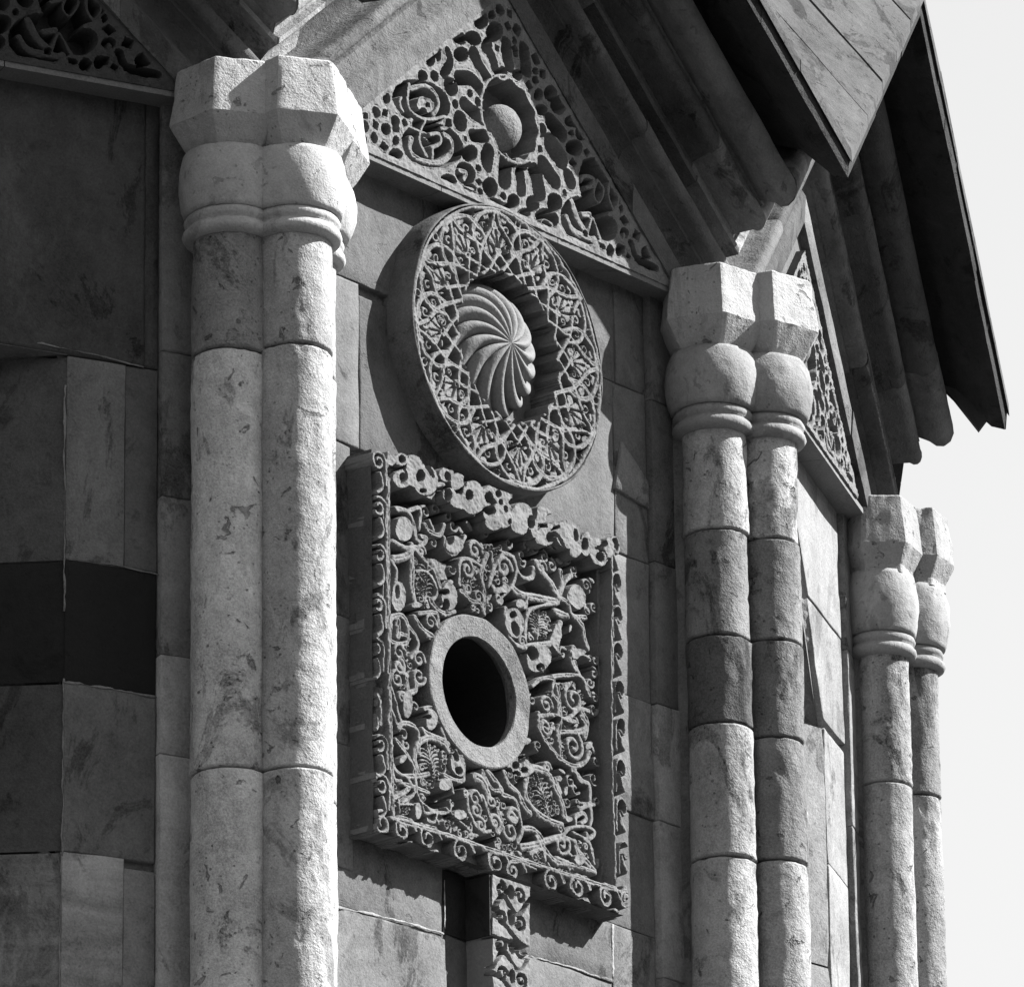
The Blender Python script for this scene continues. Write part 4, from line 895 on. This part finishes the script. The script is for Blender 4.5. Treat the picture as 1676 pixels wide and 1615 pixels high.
cluster(3, 'rightmost column cluster against the sky with rounded capitals', dict(L=.050, F=.043, R=.042),
        dict(L=[(-.04, 0.239), (-.303, 0.239), (-1.5, 0.227)], F=[(-.04, 0.148), (-.302, 0.227), (-1.5, 0.227)], R=[(-.04, 0.199), (-.8, 0.170)]), .21, .23, .0016)

# ------------------------------------------------------------------ gables: raking mouldings, eave slabs and roof slabs
Z0, U0, TT = .235, .46, .90
def arc(co, cq, r, a0, a1, n=8):
    return [(co+r*math.cos(math.radians(a0+(a1-a0)*i/n)), cq+r/.74*math.sin(math.radians(a0+(a1-a0)*i/n))) for i in range(n+1)]
BANDS = [('fillet_moulding', [(-.12, .0), (.054, .0), (.058, .050), (.052, .062), (.030, .080), (.024, .105), (.034, .124), (.056, .128), (.056, .136)]+arc(.078, .155, .014, -110, 100)+[(.056, .174), (.02, .182), (.01, .192), (-.12, .192)]),
         ('roll_moulding', [(-.12, .194), (.010, .194), (.020, .222), (.048, .240), (.074, .246), (.076, .256), (.060, .266), (.066, .285)]+arc(.112, .312, .016, -120, 100)+[(.088, .332), (.050, .340), (.040, .352), (-.12, .352)]),
         ('roll_moulding', [(-.12, .354), (.044, .354), (.070, .346), (.116, .336), (.124, .340), (.118, .350)]+arc(.162, .372, .027, -130, 110)+[(.120, .408), (.07, .425), (-.12, .425)]),
         ('eave_slab', [(-.12, .427), (.06, .427), (.14, .458), (.20, .445), (.262, .392), (.288, .390), (.292, .428), (.20, .49), (-.12, .49)])]
def sweep(prof, s, ua, ub, sd, jit=.0):
    """stone of a raking course on side s from |u|=ua (upper) to ub (lower); ub=None -> mitre on the corner plane"""
    vs, fs = [], []; m = len(prof); n = 10 if ub is None or ub-ua > .2 else 6
    for j in range(n+1):
        for (o, q) in prof:
            end = (W/2+o*TA-.0008) if ub is None else ub-.0004
            st = max(ua, 0.0)+.0004
            u = st+(end-st)*j/n
            e = .0012*nz(u, o, q, 18, sd)+.0006*nz(u, o, q, 60, sd)
            vs.append((s*u, -(o+e+jit), Z0+q+(U0-u)*TT+e))
    for j in range(n):
        for i in range(m): fs.append((j*m+i, j*m+(i+1) % m, (j+1)*m+(i+1) % m, (j+1)*m+i))
    fs.append(tuple(range(m))); fs.append(tuple(n*m+i for i in range(m)))
    me = mesh('moulding', vs, fs, True)
    return me
def gable(k, label):
    root = face_root('stone_gable', k, label, 'gable', 'moulded stone gables of the drum')
    for bi, (nm, prof) in enumerate(BANDS):
        for s in (-1, 1):
            cut = {0: [0, .34, None], 1: [0, .22, .50, None], 2: [0, .30, .52, None], 3: [0, .18, .42, None]}[bi]
            for i in range(len(cut)-1):
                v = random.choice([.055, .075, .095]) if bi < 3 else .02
                if bi in (1, 2) and cut[i+1] is None: v = .24 if s < 0 else .11  # pale foot stones; the left rake's sunlit brightness is put into the tone
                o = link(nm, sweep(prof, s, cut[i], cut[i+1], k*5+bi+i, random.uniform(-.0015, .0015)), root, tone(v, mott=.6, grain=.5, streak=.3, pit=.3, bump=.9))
                try: o.data.set_sharp_from_angle(angle=math.radians(50))
                except Exception: pass
    roof = root
    for s in (-1, 1):
        us = [0, .13, .26, .39, .52, .70]
        for i in range(5):
            for (oa, ob) in ((.296, -.10 if i % 2 else .02), (-.10 if i % 2 else .02, -1.3)):
                vs, fs = [], []; n = 8; jz = random.uniform(-.003, .003)
                for j in range(n+1):
                    o = oa+(ob+.002-oa)*j/n; lim = W/2+o*TA-.0006
                    for ud in (us[i]+.0012, us[i+1]-.0012):
                        u = min(ud, lim)
                        z = Z0+.430+(U0-u)*TT+(.292-o)*1.38+jz
                        e = .0015*nz(u, o, z, 14, k)
                        vs += [(s*u, -o, z-.004+(.0 if j else .0)), (s*u, -o-e, z+.018+e)]
                for j in range(n):
                    b = j*4
                    fs += [(b, b+2, b+6, b+4), (b+1, b+3, b+7, b+5), (b, b+1, b+5, b+4), (b+2, b+3, b+7, b+6)]
                fs += [(0, 1, 3, 2), (n*4, n*4+1, n*4+3, n*4+2)]
                if us[i] >= W/2+oa*TA: continue
                link('roof_slab', mesh('roof_slab', vs, fs), roof, M_roof)
    return root
gable(0, 'shaded stone gable at the upper left, only its right rake in view')
gable(1, 'large moulded stone gable over the lit carved tympanum with the ball')
gg = gable(2, 'stone gable whose eave runs down against the sky, grey slabs on top')
gable(3, 'stone gable turned away at the far right edge above the rightmost columns')
# torn lower tooth of the eave over the rightmost cluster
def tooth():
    t = T1+2*A-A/2; n_ = Vector((math.sin(t), -math.cos(t), 0)); ud = Vector((math.cos(t), math.sin(t), 0)); vs = []
    for tan in (-.012, .004):
        for rho, z in ((.150, .560), (.196, .508), (.242, .441), (.268, .476), (.286, .458), (.290, .470), (.262, .545)):
            v = n_*(R+rho)+ud*tan; vs.append(gg.matrix_basis.inverted() @ Vector((v.x, v.y, z)))
    m = 7; fs = [tuple(range(m)), tuple(range(m, 2*m))]+[(i, (i+1) % m, m+(i+1) % m, m+i) for i in range(m)]
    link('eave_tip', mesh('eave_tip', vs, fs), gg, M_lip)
tooth()
